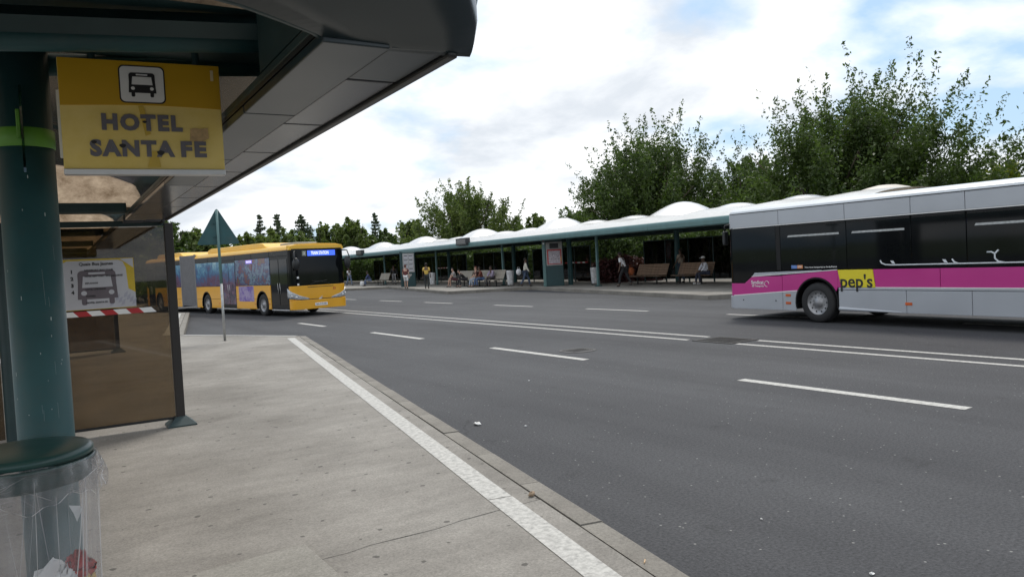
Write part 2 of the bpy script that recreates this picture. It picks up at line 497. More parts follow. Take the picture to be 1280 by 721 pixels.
ALU = mat('aluminium', (0.60, 0.60, 0.60), 0.38, 0.6, var=0.1)
WHITE = mat('white_gloss', (0.78, 0.78, 0.77), 0.35, var=0.04)
BLACK = mat('black_print', (0.015, 0.015, 0.017), 0.5)
LIME = mat('lime_green_band', (0.14, 0.36, 0.04), 0.45, var=0.12, dirt=(0.10, 0.25, 0.04))
WOOD = mat('weathered_bench_wood', (0.25, 0.165, 0.11), 0.7, var=0.3, scale=5, bump=0.2)
WOODG = mat('grey_bench_wood', (0.33, 0.30, 0.25), 0.7, var=0.2, scale=5)
BARK = mat('bark', (0.09, 0.07, 0.05), 0.9, var=0.3, scale=8, bump=0.5, bscale=14)
LEAF_A = m_leaf('leaf_dark', (0.028, 0.050, 0.013), (0.098, 0.140, 0.040))
LEAF_B = m_leaf('leaf_mid', (0.048, 0.078, 0.020), (0.15, 0.185, 0.052))  # lightened too, as haze over the far tree band
LEAF_C = m_leaf('leaf_conifer', (0.045, 0.070, 0.040), (0.105, 0.135, 0.072), 0.2)  # conifer greens lightened, distance haze put into the colour
LEAF_Y = m_leaf('leaf_yellow_green', (0.09, 0.12, 0.018), (0.20, 0.22, 0.04))
LEAF_P = m_leaf('leaf_purple', (0.045, 0.016, 0.018), (0.12, 0.045, 0.045), 0.2)
SKIN1 = mat('skin_light', (0.50, 0.31, 0.23), 0.5, var=0.05)
SKIN2 = mat('skin_dark', (0.10, 0.055, 0.035), 0.5, var=0.05)


# ------------------------------------------------------------------ mesh helpers
class MB:
    def __init__(self):
        self.v, self.f, self.m = [], [], []

    def _add(self, vs, fs, mi=0):
        o = len(self.v)
        self.v.extend([tuple(p) for p in vs])
        self.f.extend([tuple(i + o for i in f) for f in fs])
        self.m.extend([mi] * len(fs))
        return self

    def box(self, lo, hi, mi=0):
        x0, y0, z0 = lo; x1, y1, z1 = hi
        if x0 > x1: x0, x1 = x1, x0
        if y0 > y1: y0, y1 = y1, y0
        if z0 > z1: z0, z1 = z1, z0
        vs = [(x0, y0, z0), (x1, y0, z0), (x1, y1, z0), (x0, y1, z0), (x0, y0, z1), (x1, y0, z1), (x1, y1, z1), (x0, y1, z1)]
        return self._add(vs, [(3, 2, 1, 0), (4, 5, 6, 7), (0, 1, 5, 4), (1, 2, 6, 5), (2, 3, 7, 6), (3, 0, 4, 7)], mi)

    def prism(self, pts, a, b, axis='z', mi=0):
        """polygon (2D) pulled along an axis between a and b"""
        ar = sum(pts[i][0] * pts[(i + 1) % len(pts)][1] - pts[(i + 1) % len(pts)][0] * pts[i][1] for i in range(len(pts)))
        if ar < 0: pts = pts[::-1]
        if a > b: a, b = b, a
        n = len(pts)
        def P(p, w):
            if axis == 'z': return (p[0], p[1], w)
            if axis == 'y': return (p[0], w, p[1])
            return (w, p[0], p[1])
        vs = [P(p, a) for p in pts] + [P(p, b) for p in pts]
        lo, hi = tuple(range(n)), tuple(range(n, 2 * n))
        side = [(i, (i + 1) % n, n + (i + 1) % n, n + i) for i in range(n)]
        if axis == 'y':
            fs = [lo, hi[::-1]] + [s[::-1] for s in side]
        else:
            fs = [lo[::-1], hi] + side
        return self._add(vs, fs, mi)

    def tube(self, pts, r, n=10, mi=0, cap=True):
        pts = [Vector(p) for p in pts]
        rs = r if isinstance(r, (list, tuple)) else [r] * len(pts)
        vs = []
        ref = None
        for i, p in enumerate(pts):
            d = (pts[min(i + 1, len(pts) - 1)] - pts[max(i - 1, 0)]).normalized()
            if ref is None or abs(ref.dot(d)) > 0.98:
                ref = Vector((0, 0, 1)) if abs(d.z) < 0.9 else Vector((1, 0, 0))
            a = d.cross(ref).normalized(); b = d.cross(a).normalized(); ref = a.cross(d)
            for k in range(n):
                t = 2 * PI * k / n
                vs.append(p + (a * math.cos(t) + b * math.sin(t)) * rs[i])
        fs = []
        for i in range(len(pts) - 1):
            for k in range(n):
                fs.append((i * n + k, (i + 1) * n + k, (i + 1) * n + (k + 1) % n, i * n + (k + 1) % n))
        if cap:
            fs.append(tuple(range(n))); fs.append(tuple(range((len(pts) - 1) * n, len(pts) * n))[::-1])
        return self._add(vs, fs, mi)

    def lathe(self, prof, c=(0, 0, 0), n=24, axis='z', mi=0):
        vs, fs = [], []
        for r, h in prof:
            for k in range(n):
                t = 2 * PI * k / n
                x, y = r * math.cos(t), r * math.sin(t)
                if axis == 'z': q = (c[0] + x, c[1] + y, c[2] + h)
                elif axis == 'y': q = (c[0] + y, c[1] + h, c[2] + x)
                else: q = (c[0] + h, c[1] + x, c[2] + y)
                vs.append(q)
        m = len(prof)
        for i in range(m - 1):
            for k in range(n):
                fs.append((i * n + k, i * n + (k + 1) % n, (i + 1) * n + (k + 1) % n, (i + 1) * n + k))
        return self._add(vs, fs, mi)

    def ball(self, c, r, n=12, m=8, mi=0):
        rx, ry, rz = r if isinstance(r, (tuple, list)) else (r, r, r)
        vs, fs = [], []
        for j in range(m + 1):
            ph = PI * j / m
            for k in range(n):
                t = 2 * PI * k / n
                vs.append((c[0] + rx * math.sin(ph) * math.cos(t), c[1] + ry * math.sin(ph) * math.sin(t), c[2] + rz * math.cos(ph)))
        for j in range(m):
            for k in range(n):
                fs.append((j * n + k, (j + 1) * n + k, (j + 1) * n + (k + 1) % n, j * n + (k + 1) % n))
        return self._add(vs, fs, mi)

    def grid(self, fn, nu, nv, mi=0):
        vs = [fn(i / nu, j / nv) for j in range(nv + 1) for i in range(nu + 1)]
        fs = [(j * (nu + 1) + i, j * (nu + 1) + i + 1, (j + 1) * (nu + 1) + i + 1, (j + 1) * (nu + 1) + i) for j in range(nv) for i in range(nu)]
        return self._add(vs, fs, mi)

    def mesh(self, name, mats, smooth=False):
        me = bpy.data.meshes.new(name)
        me.from_pydata(self.v, [], self.f)
        for q in (mats if isinstance(mats, (list, tuple)) else [mats]):
            me.materials.append(q)
        if any(self.m):
            me.polygons.foreach_set('material_index', self.m)
        if smooth:
            me.polygons.foreach_set('use_smooth', [True] * len(self.f))
        me.update()
        return me

    def build(self, name, mats, parent=None, smooth=False, bevel=0.0, solid=0.0):
        o = bpy.data.objects.new(name, self.mesh(name, mats, smooth))
        COL.objects.link(o)
        if parent is not None: o.parent = parent
        if solid:
            s = o.modifiers.new('thickness', 'SOLIDIFY'); s.thickness = solid; s.offset = 0
        if bevel:
            b = o.modifiers.new('bevel', 'BEVEL'); b.width = bevel; b.segments = 2; b.limit_method = 'ANGLE'; b.angle_limit = 0.6
            b.harden_normals = False
        return o


def tag(o, label, cat=None, group=None, kind=None):
    o['label'] = label
    if cat: o['category'] = cat
    if group: o['group'] = group
    if kind: o['kind'] = kind
    return o


def empty(name, loc=(0, 0, 0), rz=0.0):
    o = bpy.data.objects.new(name, None)
    o.empty_display_size = 0.3
    COL.objects.link(o)
    o.location = loc; o.rotation_euler = (0, 0, rz)
    return o


def struct(o):
    o['kind'] = 'structure'
    return o


def inst(name, me, parent, loc=(0, 0, 0), rot=(0, 0, 0), scale=(1, 1, 1)):
    o = bpy.data.objects.new(name, me)
    COL.objects.link(o); o.parent = parent
    o.location = loc; o.rotation_euler = rot; o.scale = scale
    return o


def text(name, s, size, material, parent, loc, xdir, updir, bold=0.0, depth=0.002, align='CENTER', width=None, space=1.0):
    """flat lettering standing at loc, reading along xdir, top towards updir"""
    cu = bpy.data.curves.new(name, 'FONT')
    cu.body = s; cu.size = size; cu.align_x = align; cu.align_y = 'CENTER'
    cu.offset = bold; cu.extrude = depth; cu.space_character = space; cu.resolution_u = 3
    tmp = bpy.data.objects.new(name, cu)
    me = bpy.data.meshes.new_from_object(tmp)
    bpy.data.objects.remove(tmp); bpy.data.curves.remove(cu)
    me.materials.clear(); me.materials.append(material)
    o = bpy.data.objects.new(name, me)
    COL.objects.link(o)
    x = Vector(xdir).normalized(); u = Vector(updir).normalized(); nrm = x.cross(u)
    mx = Matrix((x, u, nrm)).transposed().to_4x4()
    if width and me.vertices:
        xs = [v.co.x for v in me.vertices]; w = max(xs) - min(xs)
        if w > 0: mx = mx @ Matrix.Diagonal((width / w, 1, 1, 1))
    o.parent = parent
    o.matrix_local = Matrix.Translation(loc) @ mx
    return o


def skin(name, verts, edges, radii, material, parent, sub=1):
    me = bpy.data.meshes.new(name)
    me.from_pydata([tuple(v) for v in verts], edges, [])
    me.materials.append(material)
    o = bpy.data.objects.new(name, me)
    COL.objects.link(o); o.parent = parent
    md = o.modifiers.new('skin', 'SKIN'); md.use_smooth_shade = True
    if not me.skin_vertices: me.attributes.new('skin', 'FLOAT', 'POINT')
    for i, sv in enumerate(me.skin_vertices[0].data):
        r = radii[i]
        sv.radius = r if isinstance(r, tuple) else (r, r)
        sv.use_root = (i == 0)
    ss = o.modifiers.new('smooth', 'SUBSURF'); ss.levels = sub; ss.render_levels = sub
    return o

# ================================================================== SETTING: ground, road, platforms
P = 0.18
g = MB(); g._add([(-900, -700, -0.03), (1400, -700, -0.03), (1400, 1600, -0.03), (-900, 1600, -0.03)], [(0, 1, 2, 3)])
ground = struct(g.build('ground', GRASS)); ground['label'] = 'grassy ground around the bus station'
r = MB(); r._add([(-40, -80, 0), (25, -80, 0), (44, 160, 0), (-40, 160, 0)], [(0, 1, 2, 3)])
road = struct(r.build('road', ASPH)); road['label'] = 'dark grey asphalt carriageway of the bus station'


def strip(name, p0, p1, w, z, parent, material=PAINT):
    p0, p1 = Vector((p0[0], p0[1], 0)), Vector((p1[0], p1[1], 0))
    d = (p1 - p0).normalized(); n = Vector((-d.y, d.x, 0)) * (w / 2)
    k = max(1, int((p1 - p0).length / 1.5))
    m = MB()
    up = Vector((0, 0, z))
    vs = []
    for i in range(k + 1):
        q = p0.lerp(p1, i / k)
        vs += [q + n * random.uniform(0.96, 1.04) + up, q - n * random.uniform(0.96, 1.04) + up]
    m._add(vs, [(2 * i + 1, 2 * i + 3, 2 * i + 2, 2 * i) for i in range(k)])
    return m.build(name, material, parent)


for y0, y1 in ((26.6, 24.0), (20.15, 17.0), (13.74, 10.57), (7.13, 4.09), (0.7, -2.3)):
    strip('lane_dash', (8.50, y1), (8.50, y0), 0.17, 0.004, road)
for y0, y1 in ((45.0, 42.2), (38.8, 36.0), (33.4, 30.6), (27.0, 24.2), (20.9, 17.8), (14.6, 11.6), (8.2, 5.2)):
    strip('lane_dash', (16.93, y1), (16.93, y0), 0.16, 0.004, road)
for x, ya in ((11.70, 31.0 + 28), (12.33, 33.5 + 28)):
    strip('centre_line', (x, 11.15), (x, ya), 0.13, 0.004, road)
    strip('centre_line', (x + 0.1, -14), (x, 9.88), 0.13, 0.004, road)


def offset_poly(pts, d, closed=False):
    """move an open polyline d to its left"""
    out = []
    n = len(pts)
    for i in range(n):
        ds = []
        if i > 0: ds.append((Vector(pts[i]) - Vector(pts[i - 1])).normalized())
        if i < n - 1: ds.append((Vector(pts[i + 1]) - Vector(pts[i])).normalized())
        ns = [Vector((-q.y, q.x)) for q in ds]
        b = sum(ns, Vector((0, 0)))
        b.normalize()
        k = d / max(0.35, b.dot(ns[0]))
        out.append(Vector(pts[i]) + b * k)
    return out


def kerb_run(parent, pts, sign, h, length=1.0, w=0.17):
    """kerb stones along a polyline, lying on its platform side"""
    for i in range(len(pts) - 1):
        a, b = Vector(pts[i]), Vector(pts[i + 1])
        L = (b - a).length; k = max(1, round(L / length)); step = L / k
        m = MB(); s = step - 0.014
        m.prism([(0.0, -0.05), (w, -0.05), (w, h), (0.025, h), (0.006, h - 0.012), (0, h - 0.03)], -s / 2, s / 2, 'y')
        me = m.mesh('kerb_stone', KERB)
        d = (b - a).normalized()
        ang = math.atan2(d.y, d.x) - PI / 2
        for j in range(k):
            c = a + d * (step * (j + 0.5))
            o = inst('kerb_stone', me, parent, (c.x, c.y, random.uniform(-0.004, 0.004)), (random.uniform(-0.002, 0.002), random.uniform(-0.004, 0.004), ang + (PI if sign < 0 else 0) + random.uniform(-0.002, 0.002)))


# near platform: saw-tooth edge (its left side is the platform)
NE = [(1.0, -6.0), (6.27, 19.1), (4.1, 23.4), (7.0, 38.0), (4.9, 42.4), (7.9, 57.0), (5.9, 61.4), (9.0, 76.0)]
near_plat = struct(empty('pavement')); near_plat['label'] = 'grey concrete bus platform with saw-tooth kerb in the foreground'
inner = offset_poly([Vector(p) for p in NE], 0.185)
bed = MB(); bi = offset_poly([Vector(p) for p in NE], 0.06)
bed.prism([tuple(p) for p in bi] + [(-9, 76), (-9, -6)], -0.02, P - 0.05)
bed.build('bed', RUBBER, near_plat)
rc = random.Random(3)
crack = [(-9.0, 4.05)]
x = -8.4
while x < 2.75:
    crack.append((x, 4.26 + rc.uniform(-0.018, 0.018) + 0.012 * math.sin(x * 3)))
    x += rc.uniform(0.06, 0.3)
ki = Vector(inner[0]).lerp(Vector(inner[1]), (4.27 + 6) / (19.1 + 6))
crack.append((ki.x, 4.275))
gap = 0.009
sl = MB(); sl.prism([tuple(inner[0])] + [(a, b - gap * rc.uniform(0.2, 1.3)) for a, b in crack[::-1]] + [(-9, -6)], 0, P)
sl.build('slab', CONC, near_plat)
sl = MB(); sl.prism([(a, b + gap * rc.uniform(0.2, 1.0)) for a, b in crack] + [tuple(q) for q in inner[1:]] + [(-9, 76)], 0, P)
sl.build('slab', CONC, near_plat)
kerb_run(near_plat, NE, -1, P, 1.0, 0.17)
cs = MB(); cs.prism([(0.45, 3.0), (1.395, 3.0), (1.40, 4.54), (0.45, 4.49)], P - 0.03, P + 0.012)
cs.build('cover_slab', SLABM, near_plat, bevel=0.006)


def along(a, b, off, t0, t1):
    a, b = Vector(a), Vector(b); d = (b - a).normalized(); n = Vector((-d.y, d.x)) * off
    return tuple(a + d * t0 + n), tuple(a + d * t1 + n)


L0 = (Vector(NE[1]) - Vector(NE[0])).length
p0, p1 = along(NE[0], NE[1], 0.415, 0.0, 10.62); strip('painted_line', p0, p1, 0.175, P + 0.004, near_plat)
p0, p1 = along(NE[0], NE[1], 0.415, 10.63, L0 - 0.3); strip('painted_line', p0, p1, 0.175, P + 0.004, near_plat)
L1 = (Vector(NE[2]) - Vector(NE[1])).length
p0, p1 = along(NE[1], NE[2], 0.10, 0.25, L1 - 0.1); strip('painted_line', p0, p1, 0.14, P + 0.010, near_plat)
p0, p1 = along(NE[2], NE[3], 0.45, 0.3, 14.0); strip('painted_line', p0, p1, 0.22, P + 0.004, near_plat)

# far platform (platform on the right of its edge)
FE = [(20.1, -1.0), (26.0, 17.2), (21.5, 19.4), (26.35, 37.7), (21.9, 40.0), (26.2, 58.0), (23.4, 60.6), (28.2, 79.0), (25.5, 81.5), (30, 99)]
far_plat = struct(empty('pavement')); far_plat['label'] = 'far concrete bus platform under the white domed canopy'
fi = offset_poly([Vector(p) for p in FE], -0.16)
fp = MB(); fp.prism([tuple(p) for p in fi] + [(38, 99), (33.5, -1)], -0.02, P)
fp.build('slab', CONC, far_plat)
kerb_run(far_plat, FE, 1, P + 0.008, 2.0, 0.22)

# ------------------------------------------------------------------ things lying on the road
mh = empty('manhole_cover', (9.26, 11.77, 0.0))
m = MB(); m.lathe([(0.0, 0.006), (0.30, 0.006), (0.30, 0.0)], n=28); m.build('lid', mat('cast_iron', (0.045, 0.043, 0.042), 0.6, 0.3, bump=0.3, bscale=40), mh)
m = MB(); m.lathe([(0.31, 0.0), (0.31, 0.008), (0.37, 0.008), (0.37, 0.0)], n=28); m.build('ring', MATS['cast_iron'], mh)
for k in range(5):
    m = MB(); m.box((-0.22, -0.16 + k * 0.075, 0.006), (0.22, -0.135 + k * 0.075, 0.012)); m.build('tread_bar', MATS['cast_iron'], mh)
tag(mh, 'round dark iron manhole cover just beyond the middle lane dash', 'manhole')
gr = empty('drain_grate', (12.02, 10.45, 0.0))
m = MB()
for a, b, c, d in ((-0.42, -0.5, 0.42, -0.44), (-0.42, 0.44, 0.42, 0.5), (-0.42, -0.44, -0.36, 0.44), (0.36, -0.44, 0.42, 0.44)): m.box((a, b, 0.002), (c, d, 0.014))
m.build('frame', MATS['cast_iron'], gr)
m = MB(); m.box((-0.36, -0.44, 0.001), (0.36, 0.44, 0.003)); m.build('pit', BLACK, gr)
m = MB(); m.box((-0.36, -0.014, 0.003), (0.36, 0.014, 0.012)); me = m.mesh('bar', MATS['cast_iron'])
for k in range(11): inst('bar', me, gr, (0, -0.40 + k * 0.08, 0))
tag(gr, 'square iron drain grate between the two double white lines', 'drain')


def crumple(name, c, size, material, flat=0.4, seed=1, n=10, mm=6, parent=None):
    rr = random.Random(seed)
    m = MB(); m.ball((0, 0, size * flat), (size, size * 0.7, size * flat), n, mm)
    m.v = [(a * rr.uniform(0.7, 1.2), b * rr.uniform(0.7, 1.2), max(0.002, d * rr.uniform(0.6, 1.25))) for a, b, d in m.v]
    o = m.build(name, material, parent, n > 9); o.location = c; o.rotation_euler = (0, 0, rr.uniform(0, 6))
    return o


PAPERW = mat('paper_white', (0.75, 0.75, 0.74), 0.8)
c = gpt(597, 531); tag(crumple('paper_scrap', (c.x, c.y, 0.001), 0.055, PAPERW, 0.3, 4), 'crumpled white paper scrap lying on the asphalt near the kerb', 'litter')
for i, (px, py, s, lab) in enumerate(((657, 533, 0.02, 'tiny pale scrap on the asphalt right of the white paper'), (661, 476, 0.02, 'tiny pale scrap on the asphalt short of the middle dash'),
                                      (1090, 718, 0.02, 'tiny white scrap at the very bottom of the road'), (952, 649, 0.012, 'tiny grey fleck lying alone on the near asphalt'))):
    c = gpt(px, py); tag(crumple('litter_scrap', (c.x, c.y, 0.001), s, PAPERW, 0.4, 10 + i, 6, 4), lab, 'litter')
c = gpt(665, 620, P); tag(crumple('pebble', (c.x, c.y, P + 0.001), 0.035, mat('tan_stone', (0.33, 0.24, 0.16), 0.8), 0.5, 22, 8, 5), 'tan pebble lying in the joint behind the kerb', 'pebble')
c = gpt(806, 702, P); mm_ = MB(); mm_.tube([(-0.022, 0, 0.005), (0.0, 0, 0.005), (0.022, 0.001, 0.005)], 0.004, 6)
o = mm_.build('cigarette_butt', mat('butt', (0.6, 0.42, 0.25), 0.8)); o.location = (c.x, c.y, P); o.rotation_euler = (0, 0, 0.7)
tag(o, 'cigarette butt lying on the kerb in the foreground', 'litter')

# ================================================================== NEAR SHELTERS
TH = math.atan(0.045)
ZS = 2.45


def soffit_run(root, v0, v1, first_green=True):
    """outer edge of a canopy: two rows of soffit panels, trim, fascia, inner beam"""
    v = v0; k = 0
    while v < v1 - 0.05:
        e = min(v1, v + (1.24 if k else 1.0))
        m = MB(); m.box((-0.405, v + 0.006, ZS), (-0.212, e - 0.006, ZS + 0.03))
        m.build('soffit_panel', SOFGREEN if k < 3 and first_green else SOFGREY, root, bevel=0.004)
        v = e; k += 1
    v = v0; k = 0
    while v < v1 - 0.05:
        e = min(v1, v + (0.40 if k == 0 and first_green else 0.80))
        m = MB(); m.box((-0.205, v + 0.010, ZS + 0.006), (-0.036, e - 0.010, ZS + 0.03))
        o = m.build('soffit_panel', SOFGREEN if k == 0 and first_green else SOFGREY, root, bevel=0.004)
        v = e; k += 1
    m = MB(); m.box((-0.034, v0, ZS - 0.008), (0.0, v1, ZS + 0.09)); m.build('edge_trim', BLACKTRIM, root, bevel=0.008)
    m = MB(); m.tube([(-0.02, v0, ZS + 0.19), (-0.02, v1, ZS + 0.19)], 0.10, 12); m.build('roof_rail', TEAL, root, True)
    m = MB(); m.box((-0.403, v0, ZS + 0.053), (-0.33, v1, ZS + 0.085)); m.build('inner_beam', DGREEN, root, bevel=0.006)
    m = MB(); m.box((-0.405, v0, ZS + 0.034), (-0.036, v1, ZS + 0.05)); m.build('soffit_backing', BLACKTRIM, root)


def dome_fn(u0, u1, v0, v1, z0, h, p=0.6, opened=False):
    def fn(a, b):
        sb = 1.0 if opened and b < 0.5 else max(0.0, math.sin(PI * b)) ** p
        k = max(0.0, math.sin(PI * a)) ** p * sb
        return (u0 + (u1 - u0) * a, v0 + (v1 - v0) * b, z0 + h * k)
    return fn


def near_bays(root, vs, u0=-3.3, u1=-0.05):
    for a, b, zr, op in vs:
        f = dome_fn(u0, u1, a, b, ZS + zr, 0.62, 0.42, opened=op)
        m = MB(); m.grid(f, 20, 16)
        m.build('dome', DOMEIN, root, True)
        for fr in (0.33, 0.67):
            pts = [Vector(f(t / 16, fr)) - Vector((0, 0, 0.03)) for t in range(17)]
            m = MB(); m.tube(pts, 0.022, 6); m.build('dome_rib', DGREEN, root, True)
        pts = [Vector(f(0.66, t / 16)) - Vector((0, 0, 0.025)) for t in range(17)]
        m = MB(); m.tube(pts, 0.008, 6); m.build('cable', BLACK, root, True)
        if b > 4: m = MB(); m.box((u0, b - 0.1, ZS + 0.06), (-0.41, b + 0.1, ZS + 0.155)); m.build('cross_beam', DGREEN, root, bevel=0.01)


sh1 = empty('bus_shelter', (1.06, 0, 0), -TH)
tag(sh1, 'dark green bus shelter overhead with grey soffit and brown dome roof', 'bus shelter')
soffit_run(sh1, 1.96, 8.72)
near_bays(sh1, [(3.62, 8.5, 0.12, True)])
near_bays(sh1, [(0.35, 2.68, 0.30, False)], -3.3, -0.36)
m = MB(); m.box((-3.3, 2.70, ZS + 0.34), (-0.02, 3.60, ZS + 0.38)); m.build('gap_plate', DGREEN, sh1)  # plate added to keep sky from showing between the bays
m = MB(); m.box((-0.06, 2.70, ZS + 0.10), (-0.025, 3.60, ZS + 0.338)); m.build('gap_side', DGREEN, sh1)  # added closure, blocks sky beside that plate
fa = dome_fn(-3.3, -0.05, 3.62, 8.5, ZS + 0.12, 0.62, 0.42, opened=True)
arch_ = [fa(0.5 + 0.5 * k / 24, 0) for k in range(25)]
m = MB(); m.prism([(p[0], p[2]) for p in arch_] + [(-0.02, ZS + 0.10), (-0.02, ZS + 0.9), (arch_[0][0], ZS + 0.9)], 3.602, 3.618, 'y'); m.build('gap_wall', DGREEN, sh1)  # wall added around the open arch to shut out the sky
m = MB(); m.box((-3.3, 2.69, ZS + 0.385), (-0.36, 2.70, ZS + 0.80)); m.build('gap_wall', DGREEN, sh1)  # added dark wall, stops sky showing past the first dome
m = MB(); m.box((-0.415, 1.2, ZS + 0.30), (-0.03, 2.695, ZS + 0.315)); m.build('gap_deck', DGREEN, sh1)  # sheet added above the soffit to close light leaks
m = MB(); m.box((-0.40, 1.2, ZS + 0.09), (-0.34, 2.695, ZS + 0.298)); m.build('gap_side', DGREEN, sh1)  # added upright sheet, closes the leak along the first dome
m = MB(); m.box((-3.3, 8.60, ZS + 0.165), (-0.05, 8.98, ZS + 0.18)); m.build('gap_plate', DGREEN, sh1)  # added sheet over the gap before the second shelter, blocks sky
# sloping end of the roof towards the camera (local coordinates = world minus origin, turned by TH)
def loc1(p):
    x, y = p[0] - 1.06, p[1]
    return (x * math.cos(TH) - y * math.sin(TH), x * math.sin(TH) + y * math.cos(TH), p[2])


inn = [(0.79, 2.03, ZS + 0.002), (0.72, 1.975, ZS + 0.012), (0.62, 1.93, ZS + 0.02), (0.51, 1.89, ZS + 0.03), (0.40, 1.87, ZS + 0.037), (0.2, 1.86, ZS + 0.04), (-0.4, 1.85, ZS + 0.04), (-2.2, 1.85, ZS + 0.04)]
outr = [(1.205, 1.965, ZS - 0.004), (1.16, 1.86, ZS + 0.045), (1.075, 1.755, ZS + 0.09), (0.93, 1.60, ZS + 0.15), (0.7, 1.42, ZS + 0.22), (0.4, 1.30, ZS + 0.27), (-0.4, 1.25, ZS + 0.28), (-2.2, 1.25, ZS + 0.28)]
m = MB()
vs = [loc1(p) for p in inn] + [loc1(p) for p in outr] + [(a, b, c + 0.12) for a, b, c in [loc1(p) for p in outr]] + [(a, b, c + 0.12) for a, b, c in [loc1(p) for p in inn]]
n = len(inn); fs = []
for k in range(n - 1):
    fs += [(k, k + 1, n + k + 1, n + k), (n + k, n + k + 1, 2 * n + k + 1, 2 * n + k), (2 * n + k, 2 * n + k + 1, 3 * n + k + 1, 3 * n + k), (3 * n + k, 3 * n + k + 1, k + 1, k)]
fs += [(0, n, 2 * n, 3 * n), (n - 1, 4 * n - 1, 3 * n - 1, 2 * n - 1)]
m._add(vs, fs); ep = m.build('end_panel', SOFGREEN, sh1, True)
ss_ = ep.modifiers.new('round', 'SUBSURF'); ss_.levels = 2; ss_.render_levels = 2
ep.data.attributes.new('crease_edge', 'FLOAT', 'EDGE').data.foreach_set('value', [0.85] * len(ep.data.edges))
pts = [Vector(loc1(p)) + Vector((0, 0.012, 0.02)) for p in inn]
m = MB(); m.tube(pts, 0.014, 6); m.build('end_rim', DGREEN, sh1, True)
# column, tubes
CXY = (0.093, 3.64)
m = MB(); m.lathe([(0.101, P), (0.101, 2.80), (0.0, 2.80)], (0, 0, 0), 32)
o = m.build('column', GREEN, sh1, True); o.location = loc1((CXY[0], CXY[1], 0))
m = MB(); m.lathe([(0.20, 0), (0.20, 0.02), (0.13, 0.03), (0.103, 0.10)], (0, 0, P), 24)
o = m.build('base_flange', GREEN, sh1, False); o.location = loc1((CXY[0], CXY[1], 0))
a, b = at_y(-120, 46, 3.35), at_y(500, 54, 3.0)
m = MB(); m.tube([loc1(a), loc1(b)], 0.047, 14); m.build('roof_tube', GREEN, sh1, True)
a, b = at_y(-120, 18, 3.1), at_y(500, 42, 2.75)
m = MB(); m.tube([loc1(a), loc1(b)], 0.045, 4); m.build('roof_beam', DGREEN, sh1)
a, b = at_y(-120, 80, 3.75), at_y(400, 84, 3.55)
m = MB(); m.tube([loc1(a), loc1(b)], 0.045, 14); m.build('roof_tube', GREEN, sh1, True)
rch = random.Random(21)
for k in range(30):
    t = rch.uniform(-PI, 0); z_ = rch.choice((rch.uniform(1.2, 1.75), rch.uniform(1.2, 2.3))); ln = rch.choice((0.004, 0.006, 0.01, 0.05, 0.09)) * rch.uniform(0.7, 1.6); w_ = 0.0005 if ln > 0.02 else rch.uniform(0.0015, 0.004)
    tl_ = rch.uniform(-0.4, 0.4)
    m = MB(); cc = [(t - w_ * 5, z_ - ln / 2), (t + w_ * 5, z_ - ln / 2), (t + w_ * 5 + tl_ * ln, z_ + ln / 2), (t - w_ * 5 + tl_ * ln, z_ + ln / 2)]
    m._add([(0.1016 * math.cos(a_), 0.1016 * math.sin(a_), b_) for a_, b_ in cc], [(0, 1, 2, 3)])
    o = m.build('scratch', CHIP, sh1); o.location = loc1((CXY[0], CXY[1], 0))
# lime band with its little glass flag, on the column
m = MB(); m.lathe([(0.1025, 2.385), (0.1065, 2.388), (0.1065, 2.457), (0.1025, 2.460)], (0, 0, 0), 32)
band = m.build('column_band', LIME, sh1, True); band.location = loc1((CXY[0], CXY[1], 0))
m = MB(); m.box((-0.022, -0.144, 2.41), (-0.008, -0.106, 2.52)); m.build('clamp', LIME, band, bevel=0.003)
m = MB(); m.prism([(-0.19, 2.27), (-0.108, 2.37), (-0.108, 2.61), (-0.15, 2.61), (-0.19, 2.52)], -0.006, 0.002, 'x'); m.build('flag_plate', m_glass('green_acrylic', (0.25, 0.6, 0.5), 0.15), band)

# partition across the walk
def partition(root, y, xl, xr, zt, fx=loc1):
    m = MB(); c = fx((xr, y, 0)); m.box((c[0] - 0.045, c[1] - 0.045, P + 0.02), (c[0] + 0.045, c[1] + 0.045, zt)); m.build('post', mat('bronze_frame', (0.018, 0.014, 0.012), 0.5), root, bevel=0.006)
    m = MB(); m._add([(c[0] + a * s, c[1] + b * s, z) for s, z in ((0.15, P), (0.15, P + 0.015), (0.055, P + 0.10)) for a, b in ((-1, -1), (1, -1), (1, 1), (-1, 1))],
                     [(4 * j + i, 4 * j + (i + 1) % 4, 4 * j + 4 + (i + 1) % 4, 4 * j + 4 + i) for j in range(2) for i in range(4)] + [(8, 9, 10, 11)])
    m.build('post_foot', DGREEN, root)
    c2 = fx((xl, y, 0)); m = MB(); m.lathe([(0.06, P), (0.06, zt)], (c2[0], c2[1], 0), 16); m.build('post', DGREEN, root, True)
    m = MB(); m.box((c2[0] - 1.3, c[1] - 0.03, zt - 0.03), (c[0] - 0.04, c[1] + 0.03, zt + 0.03)); m.build('top_rail', DGREEN, root)
    m = MB(); m.box((c2[0] + 0.06, c[1] - 0.006, P + 0.10), (c[0] - 0.05, c[1] + 0.006, zt - 0.04)); g1 = m.build('glass_pane', BRONZE, root)
    m = MB(); m.box((c2[0] - 1.3, c[1] - 0.006, P + 0.10), (c2[0] - 0.07, c[1] + 0.006, zt - 0.04)); m.build('glass_pane', BRONZE, root)
    m = MB(); m.box((c2[0] + 0.06, c[1] - 0.015, P + 0.075), (c[0] - 0.05, c[1] + 0.015, P + 0.10)); m.build('bottom_rail', BLACKTRIM, root)
    return g1


pane1 = partition(sh1, 9.22, -0.05, 1.53, ZS)
RED = mat('red_film', (0.42, 0.02, 0.025), 0.5)


